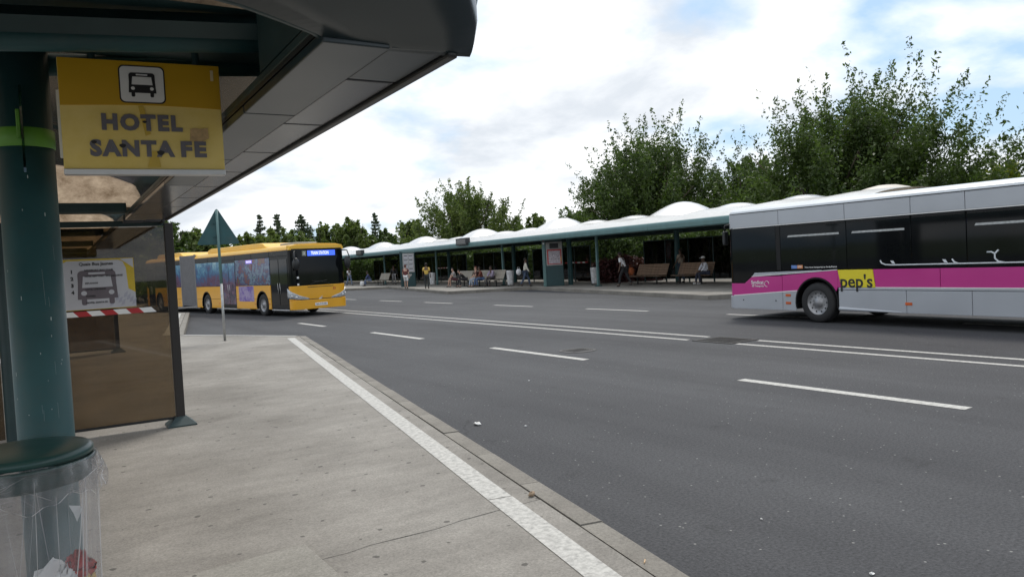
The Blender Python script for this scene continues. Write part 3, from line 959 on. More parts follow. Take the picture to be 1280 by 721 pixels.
def stripe_tape(pane, x0, x1, y, z0, z1, n, par):
    w = (x1 - x0) / n
    for k in range(n):
        a = x0 + k * w
        m = MB(); m.prism([(a, z1), (a + w, z1), (a + w + 0.05, z0), (a + 0.05, z0)], y - 0.004, y, 'y')
        m.build('warning_stripe', (RED, WHITE)[k % 2], par)


yl = loc1((0.9, 9.2, 0))[1]
lx0, lx1 = loc1((0.30, 9.2, 0))[0], loc1((1.30, 9.2, 0))[0]
stripe_tape(pane1, lx0, lx1, yl - 0.008, 1.475, 1.53, 8, pane1)

sh2 = empty('bus_shelter', (1.06, 0, 0), -TH)
tag(sh2, 'second bus shelter behind the bronze glass partition, dark dome roof', 'bus shelter')
soffit_run(sh2, 8.98, 19.9, False)
near_bays(sh2, [(8.9, 12.65, 0.12, False), (12.75, 16.25, 0.12, False), (16.35, 19.7, 0.12, False)])
partition(sh2, 19.74, 0.4, 2.03, ZS)
for yy in (14.0,):
    c = loc1((0.1, yy, 0)); m = MB(); m.lathe([(0.107, P), (0.107, 2.86)], (c[0], c[1], 0), 20); m.build('column', GREEN, sh2, True)

# ------------------------------------------------------------------ hanging stop sign
SGY = mat('sign_yellow_dark', (0.58, 0.34, 0.012), 0.4, var=0.06, scale=3)
SGP = mat('sign_yellow_faded', (0.84, 0.65, 0.21), 0.5, var=0.10, scale=2.5, dirt=(0.74, 0.53, 0.07), dscale=1.6)
GREYL = mat('sign_letter_grey', (0.15, 0.145, 0.17), 0.6, var=0.1)
TL, TR, BL, BR = at_y(70, 72, 3.42), at_y(273, 82, 3.34), at_y(77, 213, 3.42), at_y(279, 211, 3.34)
sg = empty('bus_stop_sign', ((TL.x + TR.x) / 2, (TL.y + TR.y) / 2, 0), math.atan2(TR.y - TL.y, TR.x - TL.x))
tag(sg, 'yellow HOTEL SANTA FE bus stop sign hanging from the near shelter', 'sign')
SW = (Vector((TR.x, TR.y)) - Vector((TL.x, TL.y))).length / 2
z0, z1 = (BL.z + BR.z) / 2, (TL.z + TR.z) / 2
hz = z1 - z0
zs = z0 + 0.60 * hz                                                         # where the dark band starts
m = MB(); m.box((-SW, 0.0, z0), (SW, 0.03, z1)); m.build('panel', SGP, sg, bevel=0.003)
m = MB()
m.prism([(-SW + 0.002, z1 - 0.002), (SW - 0.002, z1 - 0.002)] + [(SW - 0.002 - t * 2 * (SW - 0.002), zs + 0.008 * math.sin(3.3 * t + 0.2) - 0.01) for t in [k / 14 for k in range(15)]], -0.0025, 0.0005, 'y'); m.build('dark_band', SGY, sg)
m = MB(); m.box((-SW, -0.012, z0 - 0.022), (SW, 0.035, z0 + 0.0005)); m.build('bottom_rail', ALU, sg, bevel=0.002)
m = MB(); m.box((-SW + 0.01, 0.032, z0 + 0.05), (-SW - 0.012, 0.06, z1 - 0.12)); m.build('bracket', WHITE, sg)
for xx in (-SW * 0.6, SW * 0.7):
    m = MB(); m.tube([(xx, 0.015, z1), (xx, 0.015, z1 + 0.07)], 0.014, 8); m.build('hanger', DGREEN, sg)


def rrect(cx, cz, w, h, r, n=5):
    pts = []
    for sx, sz, a0 in ((1, 1, 0), (-1, 1, 90), (-1, -1, 180), (1, -1, 270)):
        for k in range(n + 1):
            t = math.radians(a0 + 90 * k / n)
            pts.append((cx + sx * (w / 2 - r) + r * math.cos(t), cz + sz * (h / 2 - r) + r * math.sin(t)))
    return pts


def pictogram(par, cx, cz, w, y, ink, paper, k=1.0):
    """front view of a bus, drawn in thin layers towards -y"""
    m = MB(); m.prism(rrect(cx, cz + 0.12 * w, w, 0.72 * w, 0.12 * w), y - 0.0015, y, 'y'); m.build('bus_outline', ink, par)
    m = MB(); m.prism([(cx - 0.53 * w, cz - 0.36 * w), (cx + 0.53 * w, cz - 0.36 * w), (cx + 0.5 * w, cz + 0.1 * w), (cx - 0.5 * w, cz + 0.1 * w)], y - 0.0012, y, 'y'); m.build('bus_outline', ink, par)
    m = MB(); m.prism([(cx - 0.40 * w, cz - 0.02 * w), (cx + 0.40 * w, cz - 0.02 * w), (cx + 0.36 * w, cz + 0.31 * w), (cx - 0.36 * w, cz + 0.31 * w)], y - 0.0030, y - 0.0016, 'y'); m.build('bus_windscreen', paper, par)
    m = MB(); m.prism(rrect(cx, cz + 0.395 * w, 0.44 * w, 0.055 * w, 0.02 * w, 3), y - 0.0030, y - 0.0016, 'y'); m.build('bus_blind', paper, par)
    for s in (-1, 1):
        m = MB(); m.prism([(cx + s * 0.36 * w + 0.075 * w * math.cos(2 * PI * t / 16), cz - 0.18 * w + 0.07 * w * math.sin(2 * PI * t / 16)) for t in range(16)], y - 0.0030, y - 0.0016, 'y'); m.build('bus_headlight', paper, par)
        m = MB(); m.prism(rrect(cx + s * 0.36 * w, cz - 0.42 * w, 0.14 * w, 0.22 * w, 0.05 * w, 3), y - 0.0014, y, 'y'); m.build('bus_wheel', ink, par)


pc = z0 + 0.785 * hz
m = MB(); m.prism(rrect(0.0, pc, 0.168, 0.150, 0.02), -0.0045, -0.0028, 'y'); m.build('pictogram_border', BLACK, sg)
m = MB(); m.prism(rrect(0.0, pc, 0.158, 0.140, 0.017), -0.0062, -0.0046, 'y'); m.build('pictogram_plate', WHITE, sg)
pictogram(sg, 0.0, pc, 0.095, -0.0064, BLACK, WHITE)
text('lettering', 'HOTEL', 0.083, GREYL, sg, (-0.01, -0.004, z0 + 0.425 * hz), (1, 0, 0), (0, 0, 1), 0.0046, 0.001, width=0.50*2*SW, space=1.2)
text('lettering', 'SANTA', 0.083, GREYL, sg, (-0.086 * 2 * SW, -0.004, z0 + 0.185 * hz), (1, 0, 0), (0, 0, 1), 0.0046, 0.001, width=0.52*2*SW, space=1.2)
text('lettering', 'FE', 0.083, GREYL, sg, (0.297 * 2 * SW, -0.004, z0 + 0.185 * hz), (1, 0, 0), (0, 0, 1), 0.0046, 0.001, width=0.167*2*SW, space=1.2)
text('lettering', '1', 0.055, mat('pale_ochre', (0.75, 0.62, 0.35), 0.6), sg, (SW - 0.03, -0.005, z1 - 0.045), (1, 0, 0), (0, 0, 1), 0.003, 0.001)
GLUE = mat('glue_residue', (0.50, 0.34, 0.17), 0.7, var=0.3, scale=40)
m = MB(); m.prism([(0.165, z0 + 0.27 * hz), (0.168, z0 + 0.385 * hz), (0.185, z0 + 0.395 * hz), (0.205, z0 + 0.388 * hz), (0.235, z0 + 0.398 * hz), (0.238, z0 + 0.30 * hz), (0.21, z0 + 0.265 * hz)], -0.0046, -0.0042, 'y'); m.build('glue_patch', GLUE, sg)
OCH = mat('tape_ochre', (0.62, 0.43, 0.06), 0.45)
for pts in ([(-0.02, 0.585), (0.0, 0.585), (0.02, 0.33), (0.0, 0.31)], [(0.0, 0.02), (0.05, 0.02), (0.04, 0.17), (0.02, 0.17)]):
    m = MB(); m.prism([(a, z0 + b * hz) for a, b in pts], -0.0042, -0.0036, 'y'); m.build('tape_scrap', OCH, sg)
for a, b, s in ((-0.185, 0.245, 0.010), (-0.085, 0.215, 0.012), (0.0, 0.44, 0.008), (0.052, 0.155, 0.014)):
    m = MB(); m.prism([(a + s * math.cos(t) * (1 + 0.2 * math.sin(3 * t)), z0 + b * hz + s * 0.7 * math.sin(t)) for t in [k * PI / 5 for k in range(10)]], -0.0056, -0.0052, 'y'); m.build('scuff', BLACK, sg)

# ------------------------------------------------------------------ poster on the glass
pA, pB, pC = at_y(78, 325, 9.19), at_y(166, 322, 9.19), at_y(170, 384, 9.19)
po = empty('poster', (0, 9.195, 0)); tag(po, 'white paper poster with grey bus drawing stuck on the glass partition', 'poster')
x0, x1, zz0, zz1 = 0.485, 1.155, 1.545, 2.08
GREYP = mat('poster_grey', (0.125, 0.105, 0.12), 0.6)
POSW = mat('poster_paper', (0.46, 0.46, 0.49), 0.6, var=0.05)
YELP = mat('poster_yellow', (0.52, 0.37, 0.02), 0.5)
m = MB(); m.box((x0, -0.002, zz0), (x1, 0.001, zz1)); m.build('sheet', YELP, po)
W_, H_ = x1 - x0, zz1 - zz0
U = lambda a, b: (x0 + a * W_, zz0 + b * H_)
m = MB(); m.prism([U(0, 0.01), U(1.0, 0.01), U(1, 0.30), U(0.90, 0.38), U(0.88, 0.80), U(0.84, 0.93), U(0.78, 0.97), U(0.06, 0.97), U(0.0, 0.93)], -0.004, -0.0025, 'y'); m.build('white_field', POSW, po)
m = MB(); m.prism([U(0.80, 0.985), U(0.99, 0.99), U(0.99, 0.80), U(0.87, 0.92)], -0.004, -0.0025, 'y'); m.build('white_corner', POSW, po)
bx, bz = U(0.46, 0.45); pictogram(po, bx, bz, 0.36, -0.0045, GREYP, POSW)
text('lettering', 'Quais Bus Jaunes', 0.045, BLACK, po, (*[U(0.46, 0.90)[0], -0.0062], U(0.46, 0.90)[1]), (1, 0, 0), (0, 0, 1), 0.0012, 0.0003, width=0.32)
for k, (s, b, w) in enumerate((('NEWPORT BAY CLUB', 0.775, 0.27), ('HOTEL NEW YORK - SEQUOIA LODGE', 0.655, 0.36), ('ESPLANADE', 0.52, 0.12), ('HOTEL CHEYENNE', 0.40, 0.19), ('AUTRES', 0.265, 0.09), ('HOTEL SANTA FE', 0.135, 0.20))):
    q = U(0.29, b); text('lettering', s, 0.024, BLACK, po, (q[0] + w / 2, -0.0082, q[1]), (1, 0, 0), (0, 0, 1), 0.0008, 0.0003, width=w)
for k in range(4):
    q = U(0.115, 0.755 - 0.135 * k); text('lettering', str(k + 1), 0.05, BLACK, po, (q[0], -0.0062, q[1]), (1, 0, 0), (0, 0, 1), 0.003, 0.0003)
LAV = mat('poster_sketch', (0.36, 0.36, 0.42), 0.6)
for k in range(9):
    a = 0.62 + 0.04 * k; b = 0.05 + 0.05 * ((k * 7) % 4)
    m = MB(); m.prism([U(a, b), U(a + 0.05, b + 0.02), U(a + 0.07, b + 0.13), U(a + 0.02, b + 0.09)], -0.0056, -0.0046, 'y'); m.build('sketch_mark', LAV, po)

# ------------------------------------------------------------------ litter bin with clear bag
BX, BY, BZ, BR_ = 0.011, 3.24, 1.237, 0.219
bn = empty('litter_bin', (BX, BY, 0)); tag(bn, 'litter bin with dark green round lid and clear hanging bag in front of column', 'litter bin')
LIDM = mat('lid_green', (0.012, 0.052, 0.048), 0.35, var=0.2, scale=5)
m = MB(); m.lathe([(0.0, 0.028), (BR_ * 0.5, 0.026), (BR_ * 0.93, 0.016), (BR_, 0.004), (BR_, -0.014), (BR_ * 0.97, -0.018), (0, -0.018)], (0, 0, BZ), 48); lid = m.build('lid', LIDM, bn, True)
m = MB(); m.tube([(BR_ * 0.985 * math.cos(t), BR_ * 0.985 * math.sin(t), BZ - 0.032) for t in [2 * PI * k / 40 for k in range(41)]], 0.009, 8); m.build('ring', LIDM, bn, True)
m = MB(); m.lathe([(BR_ * 0.95, BZ - 0.03), (BR_ * 0.95, BZ - 0.10), (BR_ * 0.93, BZ - 0.10), (BR_ * 0.93, BZ - 0.03)], (0, 0, 0), 40); m.build('collar', LIDM, bn, True)
m = MB(); m.box((-0.03, BR_ * 0.95, BZ - 0.07), (0.03, CXY[1] - BY - 0.09, BZ - 0.03)); m.build('arm', LIDM, bn)
m = MB(); m.tube([(0.0, BR_ + 0.04, P), (0, BR_ + 0.04, BZ - 0.03)], 0.022, 10); m.build('stand', LIDM, bn, True)
rb = random.Random(5)
ph = [(rb.uniform(0, 6.28), rb.choice((5, 7, 9, 13, 17, 23)), rb.uniform(0.3, 1)) for _ in range(9)]


def bag_surface(zt, zb, r0, r1, amp, n=140, mm=26, puff=0.0):
    m = MB()
    def fn(a, b):
        t = 2 * PI * a
        f = sum(w * (1 - 2.2 * abs(math.sin(0.5 * (k * t + p + 1.3 * b * math.sin(k))))) for p, k, w in ph) / 4
        r = r0 + (r1 - r0) * b + puff * math.sin(PI * min(1, b * 1.0)) + amp * (0.25 + b) * f * min(1, 4 * b + 0.1)
        z = zt + (zb - zt) * b + 0.012 * math.sin(5 * t) * b
        return (r * math.cos(t), r * math.sin(t), z)
    m.grid(fn, n, mm)
    return m


bag = bag_surface(BZ - 0.03, P + 0.34, BR_ * 1.03, BR_ * 0.94, 0.010).build('bag', CLEARBAG, bn, True)
bag_surface(BZ - 0.022, BZ - 0.15, BR_ * 1.05, BR_ * 1.06, 0.030, 160, 12, 0.022).build('bag_cuff', CLEARBAG, bn, True)
FOLD = m_glass('bag_fold', (0.80, 0.80, 0.82), 0.5, 0.15)
_nt = FOLD.node_tree
for _n in _nt.nodes:
    if _n.type == 'MAP_RANGE' and abs(_n.inputs[4].default_value - 0.10) < 1e-6: _n.inputs[3].default_value = 0.35; _n.inputs[4].default_value = 0.65
    if _n.type == 'BSDF_DIFFUSE': _n.inputs[0].default_value = (0.75, 0.75, 0.77, 1)
rf = random.Random(8)
def ribbon(pts, w, par):
    m = MB(); n_ = len(pts); vs_ = []
    for i, (t_, z_, r_) in enumerate(pts):
        ww = w * math.sin(PI * (0.12 + 0.76 * i / (n_ - 1)))
        for sg_ in (-1, 1): vs_.append(((r_ + 0.001 * sg_) * math.cos(t_ + sg_ * ww / r_), (r_ + 0.001 * sg_) * math.sin(t_ + sg_ * ww / r_), z_))
    m._add(vs_, [(2 * i, 2 * i + 1, 2 * i + 3, 2 * i + 2) for i in range(n_ - 1)]); m.build('fold', FOLD, par)
for k in range(24):                                   # long creases hanging from the ring
    t_ = rf.uniform(0, 2 * PI); dt = rf.uniform(-0.22, 0.22); zt = BZ - rf.uniform(0.04, 0.16); zb = rf.uniform(P + 0.38, BZ - 0.42)
    ribbon([(t_ + dt * q ** 1.3, zt + (zb - zt) * q, BR_ * 1.035 - 0.012 * q) for q in [i / 7 for i in range(8)]], rf.uniform(0.0006, 0.0019), bag)
for k in range(46):                                   # short crossing creases in the cuff
    t_ = rf.uniform(0, 2 * PI); dt = rf.choice((-1, 1)) * rf.uniform(0.15, 0.5); zt = BZ - rf.uniform(0.03, 0.11); zb = zt - rf.uniform(0.015, 0.05)
    ribbon([(t_ + dt * q, zt + (zb - zt) * q, BR_ * 1.115 + 0.007 * math.sin(5 * q + k)) for q in [i / 7 for i in range(8)]], rf.uniform(0.0006, 0.0022), bag)
ribbon([(2 * PI * q, BZ - 0.145 + 0.018 * math.sin(5 * 2 * PI * q) + 0.008 * math.sin(17 * q * 6.28), BR_ * 1.07) for q in [i / 90 for i in range(91)]], 0.003, bag)
m = MB(); m.grid(lambda a, b: (BR_ * 0.94 * b * math.cos(2 * PI * a) + 1e-6, BR_ * 0.94 * b * math.sin(2 * PI * a), P + 0.34 - 0.10 * (1 - b * b)), 40, 8); m.build('bag_bottom', CLEARBAG, bn, True)
m = MB(); m._add([(0.115, -0.22, BZ - 0.16), (0.15, -0.205, BZ - 0.172), (0.155, -0.21, BZ - 0.185), (0.137, -0.22, BZ - 0.222), (0.128, -0.222, BZ - 0.19)], [(0, 1, 2, 3, 4)]); m.build('torn_flap', mat('torn_film', (0.42, 0.43, 0.44), 0.4), bn)
LR, LW, LY = mat('wrapper_red', (0.42, 0.03, 0.03), 0.35), PAPERW, mat('wrapper_yellow', (0.6, 0.42, 0.15), 0.5)
# litter visible through the bag
for i, (px, py, s, mt, lab) in enumerate(((100, 702, 0.055, LR, 'crumpled red wrapper inside the clear litter bag'), (84, 714, 0.04, LW, 'white paper cup lying left of the red wrapper in the bag'),
                                          (112, 716, 0.04, LY, 'pale yellow wrapper lying under the red one in the bag'), (124, 708, 0.032, LW, 'small white tissue at the right side of the litter bag'))):
    q = at_y(px, py, BY - 0.06)
    if q.x > BX + 0.16: q.x = BX + 0.16
    o = crumple('crumpled_wrapper', (q.x, q.y, q.z - s), s, mt, 0.8, 40 + i, 22, 16); tag(o, lab, 'litter')
# heap of litter that carries them
for i in range(4):
    t = i * 2.4; rr = 0.05 + 0.02 * i
    o = crumple('crumpled_paper', (BX + rr * math.cos(t), BY + rr * math.sin(t), P + 0.26 + 0.075 * i), 0.09, (LW, LY, mat('wrapper_grey', (0.35, 0.35, 0.36), 0.6))[i % 3], 0.7, 60 + i, 8, 6)
    tag(o, 'crumpled paper heaped at the bottom of the clear litter bag', 'litter', 'crumpled papers in the litter bag')

# ------------------------------------------------------------------ yield sign seen from behind
ts = empty('road_sign', (4.47, 19.99, P)); tag(ts, 'dark green back of a triangular road sign on grey post', 'road sign')
m = MB(); m.tube([(0, 0, 0), (0, 0, 1.45)], 0.032, 12); m.build('post', GALV, ts, True)
m = MB(); m.tube([(0, 0, 1.45), (0, 0, 3.30)], 0.034, 12); m.build('post', TEAL, ts, True)
def rtri(h0, h1, w, r):
    P3 = [Vector((-w, h0)), Vector((w, h0)), Vector((0, h1))]; pts = []
    for i in range(3):
        a, b, c = P3[i - 1], P3[i], P3[(i + 1) % 3]
        d1, d2 = (a - b).normalized(), (c - b).normalized()
        for k in range(5):
            t = k / 4; pts.append(tuple((b + d1 * r).lerp(b, t).lerp(b.lerp(b + d2 * r, t), t)))
    return pts
m = MB(); m.prism(rtri(2.43, 3.36, 0.52, 0.09), 0.03, 0.045, 'y'); pl = m.build('plate', GREEN, ts, bevel=0.004)
pl.rotation_euler = (0, 0, -0.22)
for zz in (2.62, 2.95):
    m = MB(); m.box((-0.12, 0.018, zz), (0.12, 0.034, zz + 0.04)); m.build('clamp', GREEN, ts)

# ================================================================== FAR SHELTER
FTH = math.atan(0.08)
fs_ = empty('bus_shelter', (23.0, 0, 0), -FTH)
tag(fs_, 'long far bus shelter with white domed roof and teal edge rail', 'bus shelter')


def locf(p):
    x, y = p[0] - 23.0, p[1]
    return (x * math.cos(FTH) - y * math.sin(FTH), x * math.sin(FTH) + y * math.cos(FTH), p[2] if len(p) > 2 else 0)


v = 15.0
while v < 96:
    e = v + 11.25
    m = MB(); m.prism([(0.0, 2.93), (0.05, 2.88), (0.28, 2.88), (0.28, 3.22), (0.10, 3.24), (0.03, 3.20), (0.0, 3.10)], v + 0.006, e - 0.006, 'y')
    m.build('roof_rail', TEAL, fs_, bevel=0.012)
    m = MB(); m.box((0.28, v, 2.90), (1.0, e, 2.93)); m.build('soffit_panel', SOFGREEN, fs_)
    m = MB(); m.box((5.9, v, 2.90), (6.9, e, 3.2)); m.build('back_rail', SOFGREEN, fs_)
    m = MB()
    m.grid(lambda a, b, v=v, e=e: (0.15 + 6.6 * a, v + (e - v) * b, 3.225 + 0.55 * math.sin(PI * a) ** 0.55 + 0.05 * math.sin(PI * a) * math.cos(2 * PI * ((v + (e - v) * b) - 27.6) / 3.75)), 14, 40)
    m.build('roof_membrane', DOMEWHITE, fs_, True)
    for k in range(4):
        vv = v + 11.25 * (k + 0.5) / 4
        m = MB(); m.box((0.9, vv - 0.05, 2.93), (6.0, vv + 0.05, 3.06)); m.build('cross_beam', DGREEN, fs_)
    v = e
for k in range(-3, 18):
    vc = 27.6 + 3.75 * k
    big = k % 3 == 0 and k > -3
    top, rv, ru = (4.36, 2.35, 2.8) if big else (3.96, 2.0, 2.7)
    beige = k in (-3,)
    m = MB()
    def fn(a, b, vc=vc, top=top, rv=rv, ru=ru):
        t = 2 * PI * a; r = math.sin(b * PI / 2)
        return (3.45 + ru * r * math.cos(t), vc + rv * r * math.sin(t), 3.40 + (top - 3.40) * (0.5 + 0.5 * math.cos(PI * r)) ** 0.85)
    m.grid(fn, 28, 10)
    m.build('dome', DOMEBEIGE if beige else DOMEWHITE, fs_, True)
for px, py in ((482, 356.5), (547, 358), (630, 357.5), (748, 355.5)):
    q = gpt(px, py, P); k = 24.4 / (q.x - 0.08 * q.y)
    c = locf((q.x * k, q.y * k))
    m = MB(); m.box((c[0] - 0.06, c[1] - 0.06, P), (c[0] + 0.06, c[1] + 0.06, 2.92)); m.build('post', TEAL, fs_, bevel=0.01)
    m = MB(); m.box((c[0] - 0.14, c[1] - 0.14, P), (c[0] + 0.14, c[1] + 0.14, P + 0.06)); m.build('post_foot', GREEN, fs_)
for x, y in ((28.3, 36.3), (30.3, 29.4), (29.8, 22.0), (29.4, 16.5), (31.6, 47.3), (32.4, 58.8), (33.3, 70)):
    c = locf((x, y)); m = MB(); m.lathe([(0.15, P), (0.15, 3.2)], (c[0], c[1], 0), 20); m.build('column', GREEN, fs_, True)
for v0, v1 in ((20.2, 33.4), (38.9, 46.2), (47.0, 56.0), (57.5, 82.0)):
    n = max(1, round((v1 - v0) / 1.85)); w = (v1 - v0) / n
    mg = MB(); mg.box((-0.006, 0.03, P + 0.18), (0.006, w - 0.03, 2.52)); meg = mg.mesh('glass_pane', SMOKE)
    mp_ = MB(); mp_.box((-0.03, -0.03, P), (0.03, 0.03, 2.58)); mep = mp_.mesh('screen_post', DGREEN)
    for k in range(n):
        inst('glass_pane', meg, fs_, (5.5, v0 + k * w, 0))
        inst('screen_post', mep, fs_, (5.5, v0 + k * w, 0))
    inst('screen_post', mep, fs_, (5.5, v1, 0))
    m = MB(); m.box((5.47, v0, 2.52), (5.53, v1, 2.57)); m.build('screen_rail', DGREEN, fs_)
for v0, zz in ((39.2, 1.43), (61.2, 1.42)):
    for k in range(9):
        m = MB(); m.box((5.475, v0 + k * 0.3, zz), (5.488, v0 + k * 0.3 + 0.29, zz + 0.07)); m.build('warning_stripe', (RED, WHITE)[k % 2], fs_)
for v in (46.4, 69.6, ):
    m = MB(); m.box((-0.18, v - 0.85, 3.06), (0.14, v + 0.85, 3.56)); bx_ = m.build('display_box', mat('display_black', (0.02, 0.02, 0.022), 0.4), fs_, bevel=0.02)
    m = MB(); m.box((-0.186, v - 0.72, 3.16), (-0.176, v + 0.72, 3.46)); m.build('screen', mat('display_screen', (0.05, 0.045, 0.045), 0.15), bx_)


# ------------------------------------------------------------------ benches
def bench(px, py, wood, label, L=2.5, rz=None, loc=None):
    q = gpt(px, py, P) if loc is None else Vector((loc[0], loc[1], P))
    b = empty('bench', (q.x, q.y, P), -FTH if rz is None else rz)
    tag(b, label, 'bench', 'slatted benches on the far platform')
    m = MB(); m.box((-0.035, -L / 2, -0.014), (0.035, L / 2, 0.014)); me = m.mesh('slat', wood)
    for k in range(6): inst('slat', me, b, (0.0 + k * 0.085, 0, 0.44 - 0.004 * k))
    for k in range(7): inst('slat', me, b, (0.48 + 0.035 * k, 0, 0.52 + 0.085 * k), (0, math.radians(-68), 0))
    for s in (-1, 1):
        y = s * (L / 2 - 0.45)
        m = MB(); m.tube([(-0.02, y, 0.41), (0.44, y, 0.39), (0.52, y, 0.52), (0.74, y, 1.10)], 0.022, 8); m.build('bracket', BLACKTRIM, b, True)
        m = MB(); m.box((0.14, y - 0.03, 0.0), (0.20, y + 0.03, 0.40)); m.build('leg', BLACKTRIM, b)
        m = MB(); m.box((-0.08, y - 0.04, 0.0), (0.46, y + 0.04, 0.025)); m.build('foot', BLACKTRIM, b)
    return b


bench(806, 355.5, WOOD, 'brown slatted bench left of the seated man in white shirt', 2.5)
bench(860, 355.0, WOOD, 'brown slatted bench with the man in white shirt sitting on it', 2.5)
bench(590, 358, WOODG, 'grey slatted bench right of the two bent-over sitters', 2.6)
bench(612, 358.3, WOODG, 'grey slatted bench under the person in lilac jacket', 2.2)
bench(474, 356.8, WOODG, 'pale grey slatted bench beyond the person in blue', 2.4)
bench(573, 358, WOODG, 'grey slatted bench under the two bent-over sitters', 2.2)


# ------------------------------------------------------------------ information totems
def totem(px, py, label, w=1.25, face=0.5, style=0):
    q = gpt(px, py, P)
    t = empty('information_totem', (q.x, q.y, P), math.radians(face)); tag(t, label, 'totem', 'information totems on the far platform')
    TOT = mat('totem_green', (0.010, 0.047, 0.052), 0.4)
    m = MB(); m.box((-w / 2, 0, 0), (w / 2, 0.55, 2.72)); m.build('cabinet', TOT, t, bevel=0.03)
    m = MB(); m.box((-w / 2 - 0.02, -0.03, 0), (-w / 2 + 0.16, 0.58, 2.80)); m.build('side_fin', TEAL if style else TOT, t, bevel=0.03)
    fr = mat('totem_frame_grey', (0.30, 0.30, 0.29), 0.5)
    m = MB(); m.box((-w / 2 + 0.20, -0.045, 1.12 if not style else 1.22), (w / 2 - 0.04, -0.001, 2.62)); fo = m.build('display_case', fr, t, bevel=0.015)
    x0, x1 = -w / 2 + 0.26, w / 2 - 0.10
    if style == 0:
        for r_ in range(4):
            for c_ in range(2):
                a = x0 + c_ * (x1 - x0) / 2 + 0.03; bb = 1.2 + r_ * 0.34
                m = MB(); m.box((a, -0.052, bb), (a + (x1 - x0) / 2 - 0.06, -0.047, bb + 0.29)); m.build('notice', POSW, fo)
                m = MB(); m.box((a + 0.02, -0.056, bb + 0.17), (a + (x1 - x0) / 2 - 0.1, -0.053, bb + 0.23)); m.build('notice_heading', BLACK, fo)
        m = MB(); m.prism([(-0.1, 0.55), (0.3, 0.9), (0.28, 1.0), (-0.15, 1.0), (-0.2, 0.8)], -0.004, -0.001, 'y'); m.build('sticker', fr, t)
    else:
        m = MB(); m.box((x0 + 0.16, -0.052, 2.24), (x1 - 0.16, -0.047, 2.54)); m.build('screen', BLACK, fo)
        m = MB(); m.box((x0, -0.052, 1.30), (x1, -0.047, 2.18)); m.build('timetable_border', RED, fo)
        m = MB(); m.box((x0 + 0.07, -0.058, 1.34), (x1 - 0.07, -0.0525, 2.10)); m.build('timetable_sheet', mat('timetable_print', (0.42, 0.38, 0.42), 0.6, var=0.5, scale=14), fo)
        m = MB(); m.box((x1 - 0.07, -0.058, 1.45), (x1, -0.0525, 1.75)); m.build('timetable_tab', mat('tab_orange', (0.5, 0.2, 0.03), 0.6), fo)
        for zz in (2.5, 2.68): m = MB(); m.box((-w / 2 + 0.01, -0.04, zz), (-w / 2 + 0.12, -0.031, zz + 0.1)); m.build('pictogram', (RED, WHITE)[zz < 2.6], t)
    return t


totem(511, 358.2, 'dark green information totem with white notices left of yellow-shirted man', 1.15, -30, 0)
totem(693, 357.6, 'dark green information totem with red-framed timetable', 1.2, -35, 1)

# ------------------------------------------------------------------ far bins
def far_bin(px, py, label):
    q = gpt(px, py, P)
    b = empty('litter_bin', (q.x, q.y, P), 0); tag(b, label, 'litter bin', 'litter bins with clear bags on the far platform')
    m = MB(); m.lathe([(0.0, 1.03), (0.22, 1.02), (0.25, 1.0), (0.25, 0.96), (0.22, 0.95)], n=24); m.build('lid', ALU, b, True)
    m = MB(); m.tube([(0.0, 0.27, 0), (0, 0.27, 1.0)], 0.025, 8); m.build('stand', LIDM, b, True)
    mm_ = bag_surface(0.97, 0.12, 0.25, 0.20, 0.02, 50, 10); mm_.build('bag', mat('milky_bag', (0.48, 0.49, 0.50), 0.3, var=0.25, scale=6), b, True)
far_bin(744, 356.5, 'litter bin with pale bag beside the slim post and hedge gap')
far_bin(638.5, 358, 'litter bin with pale bag behind the woman in cream jacket')
far_bin(567 - 26, 357.5, 'litter bin with pale bag half hidden by the post near yellow shirt')


# ================================================================== PEOPLE
def cloth(name, c):
    return mat('cloth_' + name, c, 0.85, var=0.15, scale=8)


